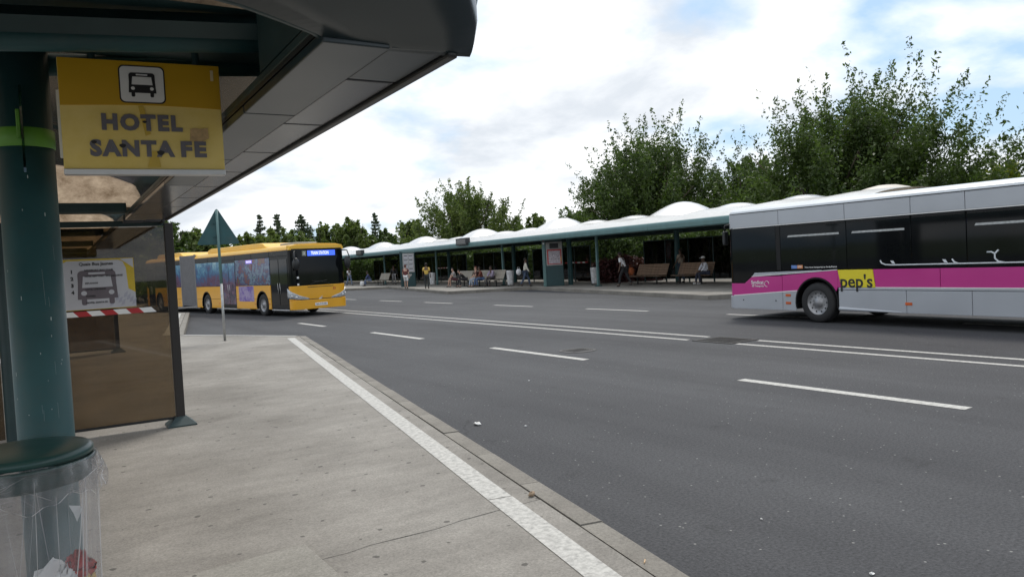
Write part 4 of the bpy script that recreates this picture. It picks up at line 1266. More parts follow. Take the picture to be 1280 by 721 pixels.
def person(loc, head, pose, label, skinm=SKIN1, top=(0.5, 0.5, 0.5), bottom=(0.05, 0.06, 0.1), hair=(0.02, 0.015, 0.012), shoe=(0.03, 0.03, 0.03),
           h=1.72, short_top=True, short_leg=False, cap=None, lean=0.0, seat=0.46):
    root = empty('person', loc, head)
    root['label'] = label; root['category'] = 'person'; root['group'] = 'people waiting on the far platform'
    k = h / 1.72
    V = lambda *a: Vector(a) * k
    J = {}
    if pose in ('stand', 'walk', 'bend'):
        J['pel'] = V(0, 0, 0.94)
        l = lean + (0.55 if pose == 'bend' else 0.0)
        st = 0.26 if pose == 'walk' else 0.05
        for s, sd in (('L', -1), ('R', 1)):
            f = st * (1 if s == 'L' else -1)
            J['hip' + s] = V(0.095 * sd, 0, 0.90)
            J['knee' + s] = V(0.10 * sd, f * 0.6 + 0.05, 0.50)
            J['ank' + s] = V(0.10 * sd, f - (0.06 if f < 0 else 0.0), 0.085 + (0.05 if f < -0.1 else 0))
            J['toe' + s] = J['ank' + s] + V(0.02 * sd, 0.15, -0.055)
    else:
        J['pel'] = V(0, 0, 0); J['pel'].z = seat + 0.10
        l = lean
        for s, sd in (('L', -1), ('R', 1)):
            J['hip' + s] = J['pel'] + V(0.10 * sd, 0.02, -0.02)
            J['knee' + s] = Vector((0.13 * sd * k, 0.44 * k, seat + 0.09))
            J['ank' + s] = Vector((0.12 * sd * k, (0.46 + 0.06 * sd) * k, 0.085))
            J['toe' + s] = J['ank' + s] + V(0.02 * sd, 0.15, -0.055)
    ax = lambda d: Vector((0, math.sin(l) * d * k, math.cos(l) * d * k))
    J['spine'] = J['pel'] + ax(0.20); J['chest'] = J['pel'] + ax(0.40); J['neck'] = J['pel'] + ax(0.54)
    l2 = l * 0.7
    up2 = Vector((0, math.sin(l2), math.cos(l2)))
    J['jaw'] = J['neck'] + up2 * 0.085 * k + Vector((0, 0.015 * k, 0)); J['head'] = J['neck'] + up2 * 0.165 * k + Vector((0, 0.012 * k, 0)); J['crown'] = J['neck'] + up2 * 0.235 * k
    for s, sd in (('L', -1), ('R', 1)):
        J['sho' + s] = J['chest'] + Vector((0.185 * sd * k, 0, 0)) + ax(0.055)
        if pose in ('sit',):
            J['elb' + s] = J['sho' + s] + V(0.05 * sd, 0.10 + 0.25 * math.sin(l), -0.26)
            J['wri' + s] = Vector((0.10 * sd * k, 0.34 * k, seat + 0.21))
            fd = Vector((-0.3 * sd, 0.8, -0.5)).normalized()
        else:
            sw = 0.10 if (pose == 'walk') == (s == 'R') else -0.03
            J['elb' + s] = J['sho' + s] + V(0.06 * sd, sw - 0.03, -0.27)
            J['wri' + s] = J['elb' + s] + V(0.015 * sd, 0.09 + sw * 0.6, -0.235)
            fd = (J['wri' + s] - J['elb' + s]).normalized()
        J['fd' + s] = fd
    # ---- one continuous body
    names, verts, rad, edges = {}, [], [], []
    def add(n, p, r):
        names[n] = len(verts); verts.append(p); rad.append(tuple(x * k for x in r) if isinstance(r, tuple) else r * k)
    def con(a, b): edges.append((names[a], names[b]))
    add('pel', J['pel'], (0.145, 0.105)); add('spine', J['spine'], (0.125, 0.095)); add('chest', J['chest'], (0.145, 0.105)); add('neck', J['neck'], 0.055)
    add('jaw', J['jaw'], (0.062, 0.078)); add('head', J['head'], (0.074, 0.092)); add('crown', J['crown'], (0.05, 0.062))
    add('nose', J['jaw'] + Vector((0, 0.10 * k, 0.045 * k)), 0.012)
    for a, b in (('pel', 'spine'), ('spine', 'chest'), ('chest', 'neck'), ('neck', 'jaw'), ('jaw', 'head'), ('head', 'crown'), ('jaw', 'nose')): con(a, b)
    for s, sd in (('L', -1), ('R', 1)):
        add('hip' + s, J['hip' + s], 0.085); add('knee' + s, J['knee' + s], 0.056); add('ank' + s, J['ank' + s], 0.038); add('toe' + s, J['toe' + s], 0.034)
        add('sho' + s, J['sho' + s], 0.060); add('elb' + s, J['elb' + s], 0.042); add('wri' + s, J['wri' + s], 0.028)
        fd = J['fd' + s]; sidev = fd.cross(Vector((0, 0, 1)) if abs(fd.z) < 0.9 else Vector((0, 1, 0))).normalized()
        palm = J['wri' + s] + fd * 0.075 * k
        add('palm' + s, palm, (0.036, 0.020))
        for i, (o_, ln) in enumerate(((-0.030, 0.070), (-0.010, 0.085), (0.010, 0.080), (0.030, 0.062))):
            a_ = palm + sidev * o_ * k + fd * 0.03 * k; b_ = a_ + fd * ln * 0.6 * k; c_ = b_ + (fd * 0.7 + Vector((0, 0.5, -0.4))).normalized() * ln * 0.4 * k
            add('f%d%s' % (i, s), a_ + fd * 0.012 * k, 0.010); add('g%d%s' % (i, s), b_, 0.009); add('h%d%s' % (i, s), c_, 0.0075)
            con('palm' + s, 'f%d%s' % (i, s)); con('f%d%s' % (i, s), 'g%d%s' % (i, s)); con('g%d%s' % (i, s), 'h%d%s' % (i, s))
        t_ = J['wri' + s] + fd * 0.04 * k - sidev * 0.045 * k * sd
        add('th' + s, t_, 0.011); add('ti' + s, t_ + (fd - sidev * 0.4 * sd) * 0.045 * k, 0.009); con('palm' + s, 'th' + s); con('th' + s, 'ti' + s)
        add('ear' + s, J['head'] + Vector((0.088 * sd * k, -0.005 * k, -0.02 * k)), (0.008, 0.02)); con('head', 'ear' + s)
        for a, b in (('pel', 'hip'), ('hip', 'knee'), ('knee', 'ank'), ('ank', 'toe')): edges.append((names[a + ('' if a == 'pel' else s)], names[b + s]))
        for a, b in (('chest', 'sho'), ('sho', 'elb'), ('elb', 'wri'), ('wri', 'palm')): edges.append((names[a + ('' if a == 'chest' else s)], names[b + s]))
    body = skin('body', verts, edges, rad, skinm, root)
    # ---- clothes
    tv = [J['spine'], J['pel'] + ax(0.02), J['chest'], J['neck'] - ax(0.03)]; te = [(0, 1), (0, 2), (2, 3)]; tr_ = [(0.150 * k, 0.118 * k), (0.168 * k, 0.130 * k), (0.168 * k, 0.125 * k), 0.070 * k]
    for s in 'LR':
        i = len(tv); e_ = J['sho' + s].lerp(J['elb' + s], 0.7) if short_top else J['elb' + s]
        tv += [J['sho' + s], e_]; tr_ += [0.078 * k, 0.062 * k]; te += [(2, i), (i, i + 1)]
        if not short_top:
            tv.append(J['elb' + s].lerp(J['wri' + s], 0.93)); tr_.append(0.042 * k); te.append((i + 1, i + 2))
    tn = 'c%02d%02d%02d' % tuple(int(x * 99) for x in top)
    skin('top', tv, te, tr_, cloth(tn, top), root)
    bv = [J['pel']]; be = []; br = [(0.160 * k, 0.122 * k)]
    for s in 'LR':
        i = len(bv)
        if short_leg: bv += [J['hip' + s], J['knee' + s].lerp(J['hip' + s], 0.05)]; br += [0.105 * k, 0.085 * k]; be += [(0, i), (i, i + 1)]
        else: bv += [J['hip' + s], J['knee' + s], J['ank' + s] + Vector((0, 0, 0.02))]; br += [0.100 * k, 0.072 * k, 0.058 * k]; be += [(0, i), (i, i + 1), (i + 1, i + 2)]
    bn_ = 'c%02d%02d%02d' % tuple(int(x * 99) for x in bottom)
    skin('trousers', bv, be, br, cloth(bn_, bottom), root)
    sm = cloth('c%02d%02d%02d' % tuple(int(x * 99) for x in shoe), shoe)
    for s in 'LR':
        a_, t_ = J['ank' + s], J['toe' + s]
        skin('shoe', [a_ + Vector((0, -0.03 * k, -0.035 * k)), a_ + Vector((0, 0.05, -0.04)) * k, t_ + Vector((0, 0.01, 0.005)) * k], [(0, 1), (1, 2)], [0.045 * k, 0.047 * k, 0.038 * k], sm, root)
    m = MB(); hd = J['head'] + Vector((0, -0.014 * k, 0.02 * k))
    m.ball(hd, (0.093 * k, 0.105 * k, 0.108 * k), 14, 10)
    m.v = [(a_, min(b_, hd.y + 0.068 * k), max(c_, hd.z - 0.10 * k) if b_ < hd.y else max(c_, hd.z + 0.015 * k)) for a_, b_, c_ in m.v]
    m.build('hair', cloth('h%02d%02d%02d' % tuple(int(x * 99) for x in hair), hair), root, True)
    if cap:
        m = MB(); m.ball(hd + Vector((0, 0.01, 0.015)) * k, (0.102 * k, 0.115 * k, 0.108 * k), 14, 8)
        m.v = [(a_, b_, max(c_, hd.z + 0.02 * k)) for a_, b_, c_ in m.v]
        m.prism([(hd.x - 0.07 * k, hd.y + 0.08 * k), (hd.x + 0.07 * k, hd.y + 0.08 * k), (hd.x + 0.05 * k, hd.y + 0.19 * k), (hd.x - 0.05 * k, hd.y + 0.19 * k)], hd.z + 0.015 * k, hd.z + 0.03 * k)
        m.build('cap', cloth('cap', cap), root, True)
    EYE = mat('eye_dark', (0.02, 0.02, 0.02), 0.3)
    for sd in (-1, 1):
        m = MB(); m.ball(J['head'] + Vector((0.032 * sd, 0.083, -0.012)) * k, 0.010 * k, 8, 6); m.build('eye', EYE, root, True)
    m = MB(); m.box(J['jaw'] + Vector((-0.024, 0.076, -0.008)) * k, J['jaw'] + Vector((0.024, 0.084, -0.001)) * k); m.build('mouth', cloth('lips', (0.25, 0.08, 0.07)), root)
    return root, J


def handbag(name, loc, s, col, label, cat='bag'):
    o = empty(name, loc); tag(o, label, cat)
    m = MB(); m.ball((0, 0, s * 0.55), (s * 0.5, s * 0.3, s * 0.55), 14, 10)
    m.build('body', cloth(name + label[:6], col), o, True)
    m = MB(); m.tube([(-s * 0.25, 0, s), (-s * 0.2, 0, s * 1.35), (s * 0.2, 0, s * 1.35), (s * 0.25, 0, s)], s * 0.035, 6); m.build('handle', cloth(name + 'h' + label[:6], [x * 0.7 for x in col]), o, True)
    return o


def foot(px, py):
    q = gpt(px, py, P); return (q.x, q.y, P)


FACE = lambda deg: math.radians(deg)      # 0 looks along the road away, 90 looks to -x (towards the road)
JEAN = (0.06, 0.085, 0.14)
person(foot(437, 357), FACE(-160), 'walk', 'person in white T-shirt and light jeans with backpack beside the yellow bus', SKIN2, (0.7, 0.7, 0.72), (0.16, 0.21, 0.30))
q = foot(437, 357); o = empty('backpack', (q[0] + 0.05, q[1] + 0.20, q[2] + 1.05), FACE(-160)); tag(o, 'pink backpack on the person in white T-shirt', 'backpack')
m = MB(); m.box((-0.14, -0.10, 0), (0.14, 0.06, 0.42)); m.build('sack', cloth('pack', (0.35, 0.12, 0.14)), o, bevel=0.05)
m = MB(); m.box((-0.10, -0.14, 0.04), (0.10, -0.10, 0.2)); m.build('pocket', cloth('pack', (0.35, 0.12, 0.14)), o, bevel=0.02)
q = gpt(463, 357.3, P); person((q.x, q.y, P), FACE(70), 'sit', 'seated person in blue jacket with white bag at their feet', SKIN2, (0.045, 0.065, 0.16), (0.12, 0.16, 0.25), lean=0.35, short_top=False)
handbag('shopping_bag', (q.x - 0.75, q.y + 0.1, P), 0.42, (0.7, 0.7, 0.7), 'white carrier bag at the feet of the person in blue')
person(foot(493, 355.6), FACE(170), 'stand', 'standing person in light grey trousers behind the warning stripes', SKIN2, (0.03, 0.03, 0.035), (0.38, 0.38, 0.40), short_top=False)
person(foot(508, 360.2), FACE(-40), 'stand', 'person in dark red top and white knee shorts before the totem', SKIN1, (0.13, 0.035, 0.035), (0.72, 0.72, 0.72), hair=(0.12, 0.04, 0.03), short_leg=True, h=1.68)
person(foot(534, 360.8), FACE(-30), 'stand', 'man in yellow T-shirt and dark trousers seen from behind', SKIN2, (0.62, 0.42, 0.09), (0.03, 0.035, 0.035), h=1.74)


def sitter(px, py, seat_back, *a, **kw):
    q = gpt(px, py, P)
    return person((q.x, q.y, P), *a, **kw)


sitter(570, 358.2, 0, FACE(75), 'sit', 'seated person in grey top and dark red shorts, leftmost on the bench', SKIN1, (0.32, 0.31, 0.31), (0.10, 0.035, 0.045), lean=0.30, short_leg=True)
sitter(582, 358.6, 0, FACE(80), 'sit', 'seated person in black bending far forward', SKIN1, (0.025, 0.025, 0.03), (0.03, 0.03, 0.035), lean=0.75, short_top=False)
sitter(597, 358.4, 0, FACE(75), 'sit', 'seated person in dark top and pale jeans with reddish hair', SKIN1, (0.07, 0.035, 0.035), (0.32, 0.37, 0.44), hair=(0.14, 0.05, 0.03), lean=0.12)
sitter(603, 358.2, 0, FACE(80), 'sit', 'seated person in brown red top and blue jeans', SKIN2, (0.16, 0.045, 0.03), (0.07, 0.12, 0.24), lean=0.28, short_top=False)
sitter(617, 357.8, 0, FACE(95), 'sit', 'seated person in lilac jacket at the right end of the grey bench', SKIN2, (0.30, 0.26, 0.36), (0.05, 0.045, 0.05), lean=0.25, short_top=False)
pr, J = person(foot(657.5, 358.2), FACE(-120), 'walk', 'woman in cream jacket and jeans carrying a white bag', SKIN2, (0.62, 0.60, 0.52), JEAN, lean=0.05, short_top=False)
q = foot(657.5, 358.2); handbag('shoulder_bag', (q[0] - 0.42, q[1] + 0.10, P + 0.72), 0.36, (0.7, 0.7, 0.72), 'white bag held by the woman in cream jacket')
person(foot(781.5, 358.0), FACE(25), 'walk', 'person in white T-shirt and black trousers leaning forward by the hedge gap', SKIN2, (0.72, 0.72, 0.74), (0.018, 0.018, 0.02), lean=0.35, h=1.8)
q = foot(781.5, 358.0); handbag('tote_bag', (q[0] + 0.42, q[1] - 0.05, P + 0.55), 0.40, (0.32, 0.09, 0.03), 'orange brown bag beside the person in black trousers')
person(foot(852, 353.2), FACE(10), 'stand', 'person in beige shirt standing behind the brown benches', SKIN2, (0.36, 0.29, 0.23), (0.05, 0.07, 0.10), h=1.8)
q = gpt(877.5, 355.2, P); person((q.x + 0.35, q.y, P), FACE(65), 'sit', 'man in white shirt, dark trousers and white cap seated on the bench', SKIN2, (0.66, 0.68, 0.75), (0.03, 0.035, 0.06), shoe=(0.6, 0.6, 0.6), lean=0.22, short_top=False, cap=(0.7, 0.7, 0.7))


# ================================================================== TREES AND SHRUBS
def leaf_mesh(name, P_, size, material, seed, droop=0.0, jitter=0.5):
    """one small four-cornered leaf per point"""
    rg = np.random.default_rng(seed)
    n = len(P_)
    a = rg.normal(size=(n, 3)); a /= np.linalg.norm(a, axis=1)[:, None]
    a[:, 2] -= droop; a /= np.linalg.norm(a, axis=1)[:, None]
    b = rg.normal(size=(n, 3)); b -= (b * a).sum(1)[:, None] * a; b /= np.linalg.norm(b, axis=1)[:, None]
    s = size * rg.uniform(1 - jitter, 1 + jitter, n)[:, None]
    nn = np.cross(a, b)
    v = np.empty((n, 4, 3))
    v[:, 0] = P_ - a * s; v[:, 1] = P_ + b * s * 0.48 + nn * s * 0.12; v[:, 2] = P_ + a * s; v[:, 3] = P_ - b * s * 0.48 + nn * s * 0.12
    me = bpy.data.meshes.new(name)
    me.vertices.add(n * 4); me.vertices.foreach_set('co', v.astype(np.float32).ravel())
    me.loops.add(n * 4); me.loops.foreach_set('vertex_index', np.arange(n * 4, dtype=np.int32))
    me.polygons.add(n); me.polygons.foreach_set('loop_start', np.arange(0, n * 4, 4, dtype=np.int32)); me.polygons.foreach_set('loop_total', np.full(n, 4, dtype=np.int32))
    me.materials.append(material)
    me.update(calc_edges=True)
    return me


def crown_obj(name, pts, size, material, parent, seed, droop=0.0):
    o = bpy.data.objects.new(name, leaf_mesh(name, pts, size, material, seed, droop))
    COL.objects.link(o); o.parent = parent
    return o


def shoots_tree(x, y, H, RX, RY, label, seed, material=LEAF_A, nshoot=420, per=95, leaf=0.13, zlow=0.22, spiky=0.9, group='trees behind the far platform', skew=(0, 0), name='broadleaf_tree'):
    rg = np.random.default_rng(seed)
    root = empty(name, (x, y, 0)); tag(root, label, 'tree', group)
    hs = H * 0.20
    m = MB(); lean = rg.uniform(-0.2, 0.2, 2)
    m.tube([(0, 0, -0.1), (lean[0] * 0.3, lean[1] * 0.3, hs * 0.6), (lean[0], lean[1], H * 0.5), (lean[0] * 1.3, lean[1] * 1.3, H * 0.75)], [0.024 * H, 0.018 * H, 0.011 * H, 0.004 * H], 9)
    tips = []
    for k in range(16):
        t = rg.uniform(0, 2 * PI); r = rg.uniform(0.45, 0.8); zz = rg.uniform(0.45, 0.85) * H
        e = np.array([RX * r * math.cos(t) * (1.1 - zz / H * 0.5), RY * r * math.sin(t) * (1.1 - zz / H * 0.5), zz])
        s0 = np.array([0, 0, rg.uniform(hs, H * 0.45)])
        md = s0 * 0.45 + e * 0.55 + np.array([0, 0, -0.04 * H])
        m.tube([tuple(s0), tuple(md), tuple(e)], [0.009 * H, 0.006 * H, 0.002 * H], 6)
        tips.append((s0, md, e))
    m.build('trunk', BARK, root, True)
    pts = []
    nb = max(24, nshoot // 9)
    for k in range(nb):
        t = 2 * PI * (k * 0.61803 + rg.uniform(-0.05, 0.05)); s = ((k + 0.5) / nb) ** 0.55
        lump = 1 + 0.13 * math.sin(3 * t + seed) + 0.10 * math.sin(5 * t + 2.1 * seed)
        zt = H * (0.90 - (0.90 - zlow * 1.5) * max(0.0, s) ** (2.6 if spiky > 0.7 else 2.1)) * rg.uniform(0.86, 1.0)
        rr = s * lump * rg.uniform(0.78, 1.02)
        E_ = np.array([RX * rr * math.cos(t) + skew[0] * zt / H * 1.5, RY * rr * math.sin(t) + skew[1] * zt / H * 1.5, zt])
        S_ = np.array([0, 0, H * (zlow * 0.7 + 0.12 * rg.uniform(0, 1))])
        M_ = S_ * 0.4 + E_ * 0.6 + np.array([E_[0] * 0.12, E_[1] * 0.12, -0.10 * H * s])
        ns = max(6, int(9 * rg.uniform(0.8, 1.3)))
        for j in range(ns + 1):
            q = 1.0 if j == ns else rg.uniform(0.28, 1.0)
            c0 = S_ * (1 - q) ** 2 + M_ * 2 * q * (1 - q) + E_ * q * q
            out = np.array([math.cos(t) * s * 0.75, math.sin(t) * s * 0.75, 0.95]) + rg.normal(size=3) * 0.28
            out /= np.linalg.norm(out)
            spike = j == ns and rg.uniform(0, 1) < 0.75
            L = H * (rg.uniform(0.14, 0.27) * spiky if spike else rg.uniform(0.07, 0.15))
            nl = int(per * (0.8 if spike else 1.0) * rg.uniform(0.6, 1.2))
            tt = rg.uniform(0, 1, nl)
            ctr = c0[None] + out[None] * (tt[:, None] - 0.15) * L + np.array([0, 0, 1.0])[None] * (tt[:, None] ** 2) * L * 0.15
            wd = ((0.038 if not spike else 0.016) * H * (1 - tt) ** 0.7 + 0.005 * H)[:, None]
            pts.append(ctr + rg.normal(size=(nl, 3)) * wd)
    pts = np.concatenate(pts)
    crown_obj('crown', pts, leaf, material, root, seed, 0.25)
    return root


def dirpt(px, dist):
    v = ray(px, 320.0); k = dist / math.hypot(v.x, v.y)
    return v.x * k, v.y * k


def conifer(x, y, H, R, label, seed):
    rg = np.random.default_rng(seed)
    root = empty('conifer_tree', (x, y, 0)); tag(root, label, 'tree', 'trees behind the far platform')
    m = MB(); m.tube([(0, 0, -0.1), (0, 0, H * 0.6), (0.05, 0, H)], [0.02 * H, 0.011 * H, 0.003 * H], 7); m.build('trunk', BARK, root, True)
    pts = []
    z = H * 0.12
    while z < H:
        f = 1 - z / H; n = 7
        for k in range(n):
            t = rg.uniform(0, 2 * PI); L = R * (f ** 0.7) * rg.uniform(0.35, 1.35) + 0.12
            nl = int(10 + 22 * L)
            a = rg.uniform(0.1, 1, nl)
            c = np.stack([np.cos(t) * L * a, np.sin(t) * L * a, z - 0.10 * L * a + 0.22 * L * a ** 3], 1)
            pts.append(c + rg.normal(size=(nl, 3)) * np.array([0.10, 0.10, 0.12]) * (0.5 + L * 0.42))
        z += H * rg.uniform(0.03, 0.055)
    crown_obj('crown', np.concatenate(pts), 0.17, LEAF_C, root, seed, 0.4)


def bush(x, y, sx, sy, h, label, seed, material=LEAF_B, n=6000, leaf=0.09, z0=0.0, rz=0.0, group='shrubs behind the far platform', name='shrub', flat=0.35):
    rg = np.random.default_rng(seed)
    root = empty(name, (x, y, z0), rz); tag(root, label, 'shrub' if name != 'hedge' else 'hedge', group)
    # several rounded lobes
    pts = []
    nl = max(3, int(sx * sy * 0.25) + 4)
    for k in range(nl):
        cx, cy = rg.uniform(-sx, sx) * 0.7, rg.uniform(-sy, sy) * 0.7
        hh = h * rg.uniform(0.72, 1.05); rr = min(sx, sy) * rg.uniform(0.5, 0.75)
        kk = n // nl
        d = rg.normal(size=(kk, 3)); d /= np.linalg.norm(d, axis=1)[:, None]
        rad = rg.uniform(0.55, 1.0, kk) ** 0.6
        pts.append(np.stack([cx + d[:, 0] * rad * rr, cy + d[:, 1] * rad * rr, hh * (0.5 + 0.5 * d[:, 2] * rad)], 1))
    q = np.concatenate(pts) + rg.normal(size=(nl * (n // nl), 3)) * 0.05
    q[:, 2] = np.maximum(q[:, 2], 0.03)
    crown_obj('foliage', q, leaf, material, root, seed, 0.1)
    m = MB()
    for k in range(5):
        t = k * 1.256; m.tube([(0.1 * math.cos(t), 0.1 * math.sin(t), -0.05), (0.35 * sx * math.cos(t), 0.35 * sy * math.sin(t), h * 0.6)], [0.03, 0.012], 6)
    m.build('stem', BARK, root, True)
    return root


def hedge(x0, y0, x1, y1, w, h, label, seed, material=LEAF_B, leaf=0.11, dens=420, z0=0.0, group='hedges behind the far platform'):
    rg = np.random.default_rng(seed)
    L = math.hypot(x1 - x0, y1 - y0)
    root = empty('hedge', ((x0 + x1) / 2, (y0 + y1) / 2, z0), math.atan2(y1 - y0, x1 - x0)); tag(root, label, 'hedge', group)
    n = int(dens * L * (h + w * 0.5))
    a = rg.uniform(-L / 2, L / 2, n)
    hh = h * (0.86 + 0.10 * np.sin(a * 0.9 + seed) + 0.07 * np.sin(a * 2.3 + 1.7 * seed) + 0.04 * np.sin(a * 5.1))
    top = rg.uniform(0, 1, n) < 0.4
    c = rg.uniform(-1, 1, n)
    yy = np.where(top, c * w / 2, np.sign(c) * w / 2 * rg.uniform(0.7, 1.06, n))
    zz = np.where(top, hh * rg.uniform(0.86, 1.04, n), hh * rg.uniform(0.02, 1.0, n))
    pts = np.stack([a, yy, zz], 1) + rg.normal(size=(n, 3)) * 0.07
    pts[:, 2] = np.maximum(pts[:, 2], 0.02)
    crown_obj('foliage', pts, leaf, material, root, seed, 0.1)
    m = MB(); m.box((-L / 2 + 0.2, -w * 0.32, 0.05), (L / 2 - 0.2, w * 0.32, h * 0.72)); m.build('inner_foliage', material, root)
    return root


x, y = dirpt(812, 61); shoots_tree(x, y, 11.6, 8.2, 8.2, 'big dark broadleaf tree left of the largest one, upright shoots on top', 3, LEAF_A, 1000, 120, 0.11, 0.12, 1.25, skew=(0.3, -0.2))
x, y = dirpt(1046, 53); shoots_tree(x, y, 11.6, 8.9, 8.9, 'largest dark broadleaf tree above the silver and pink bus', 5, LEAF_A, 1300, 125, 0.105, 0.12, 1.45, skew=(1.5, -1.0))
x, y = dirpt(1402, 44); shoots_tree(x, y, 11.0, 5.2, 5.2, 'dark tree reaching in at the right edge of the picture', 8, LEAF_A, 420, 100, 0.10, 0.16)
x, y = dirpt(583, 82); shoots_tree(x, y, 10.4, 7.6, 7.6, 'loose spreading tree above the far end of the white domes', 12, LEAF_B, 620, 95, 0.13, 0.14)
x, y = dirpt(937, 70); shoots_tree(x, y, 10.5, 6.0, 6.0, 'dark tree filling the dip between the two big trees', 17, LEAF_A, 520, 105, 0.13, 0.10, 0.6)
for i, (px, d, H, R, mt, lab) in enumerate((
        (441, 125, 10.6, 5.6, LEAF_B, 'round green tree just above the front of the yellow bus'),
        (516, 118, 9.8, 4.4, LEAF_A, 'compact dark round tree left of the loose spreading tree'),
        (405, 130, 9.6, 6.5, LEAF_B, 'mid green tree between the conifers and round tree'),
        (480, 130, 8.4, 5.5, LEAF_A, 'small dark tree between the two round trees'),
        (252, 95, 7.8, 5.0, LEAF_B, 'green tree half hidden behind the triangular road sign'),
        (318, 105, 8.0, 6.5, LEAF_B, 'low green tree right of the triangular road sign'),
        (362, 118, 8.8, 7.5, LEAF_B, 'low green tree under the conifers behind the yellow bus'),
        (190, 70, 8.0, 5.2, LEAF_A, 'dark tree behind the rear of the yellow bus'),
        (140, 60, 7.6, 6.2, LEAF_A, 'dark tree seen through the bronze glass above the poster'),
        (85, 62, 8.2, 6.2, LEAF_A, 'dark tree behind the column of the near shelter'),
        (668, 112, 8.8, 7.5, LEAF_B, 'low light green tree right of the loose spreading tree'),
        (1215, 64, 7.4, 4.2, LEAF_B, 'mid green tree between the largest tree and right edge'),
        (1266, 60, 7.4, 4.6, LEAF_Y, 'yellow green tree above the rear of the pink bus'),
        (730, 92, 7.4, 7.0, LEAF_A, 'low dark tree behind the white domes left of the big trees'))):
    x, y = dirpt(px, d)
    shoots_tree(x, y, H, R, R, lab, 30 + i, mt, 330, 60, 0.20 if d < 80 else 0.27, 0.08, 0.35)
for i, (px, d, H, R, lab) in enumerate(((327, 128, 11.3, 2.0, 'slim conifer, leftmost of the three above the yellow bus'), (349, 128, 11.4, 2.3, 'slim conifer, middle of the three above the yellow bus'), (379, 128, 10.8, 3.6, 'broad conifer, right one of the three above the yellow bus'), (471, 135, 11.4, 2.4, 'small conifer poking up between the round trees'))):
    x, y = dirpt(px, d); conifer(x, y, H, R, lab, 70 + i)
# hedges behind the far shelter
hedge(34.2, 10, 36.4, 34, 2.2, 3.1, 'tall green hedge behind the benches of the far shelter', 81, LEAF_A)
hedge(36.4, 34.4, 38.5, 60, 2.4, 3.3, 'tall green hedge behind the middle of the far shelter', 82, LEAF_A)
hedge(38.5, 60.5, 41, 104, 2.4, 3.2, 'tall green hedge behind the far end of the shelter', 83, LEAF_A, 0.13, 300)
hedge(32.6, 33.2, 33.3, 41.5, 1.2, 1.55, 'low purple-leaved hedge in the gap of the far shelter', 84, LEAF_P, 0.08, 600)
x, y = dirpt(764, 46.5); bush(x, y, 1.0, 1.0, 1.9, 'purple-leaved shrub beside the person in white T-shirt', 85, LEAF_P, 5000, 0.08)
hedge(-30, 96, 14, 110, 3.0, 4.2, 'long dark hedge closing the road end behind the yellow bus', 86, LEAF_A, 0.22, 110, group='hedges at the end of the road')
hedge(14, 112, 60, 130, 3.0, 4.6, 'long green hedge behind the yellow bus and far platform end', 87, LEAF_B, 0.24, 100, group='hedges at the end of the road')


# ================================================================== BUSES
WIN = mat('bus_window_glass', (0.006, 0.007, 0.008), 0.05, var=0.2, scale=1.5, spec=0.22)
WINF = mat('bus_black_frame', (0.008, 0.008, 0.009), 0.3, spec=0.25)
TYRE = mat('tyre', (0.018, 0.018, 0.019), 0.8, var=0.25, scale=12)
RIM = mat('wheel_rim', (0.30, 0.30, 0.31), 0.4, 0.5, var=0.2, scale=12)
UNDER = mat('underbody', (0.012, 0.012, 0.012), 0.9)
ORANGE = mat('marker_orange', (0.55, 0.10, 0.015), 0.35)


def arc(cx, cz, r, a0, a1, n=12):
    return [(cx + r * math.cos(math.radians(a0 + (a1 - a0) * k / n)), cz + r * math.sin(math.radians(a0 + (a1 - a0) * k / n))) for k in range(n + 1)]


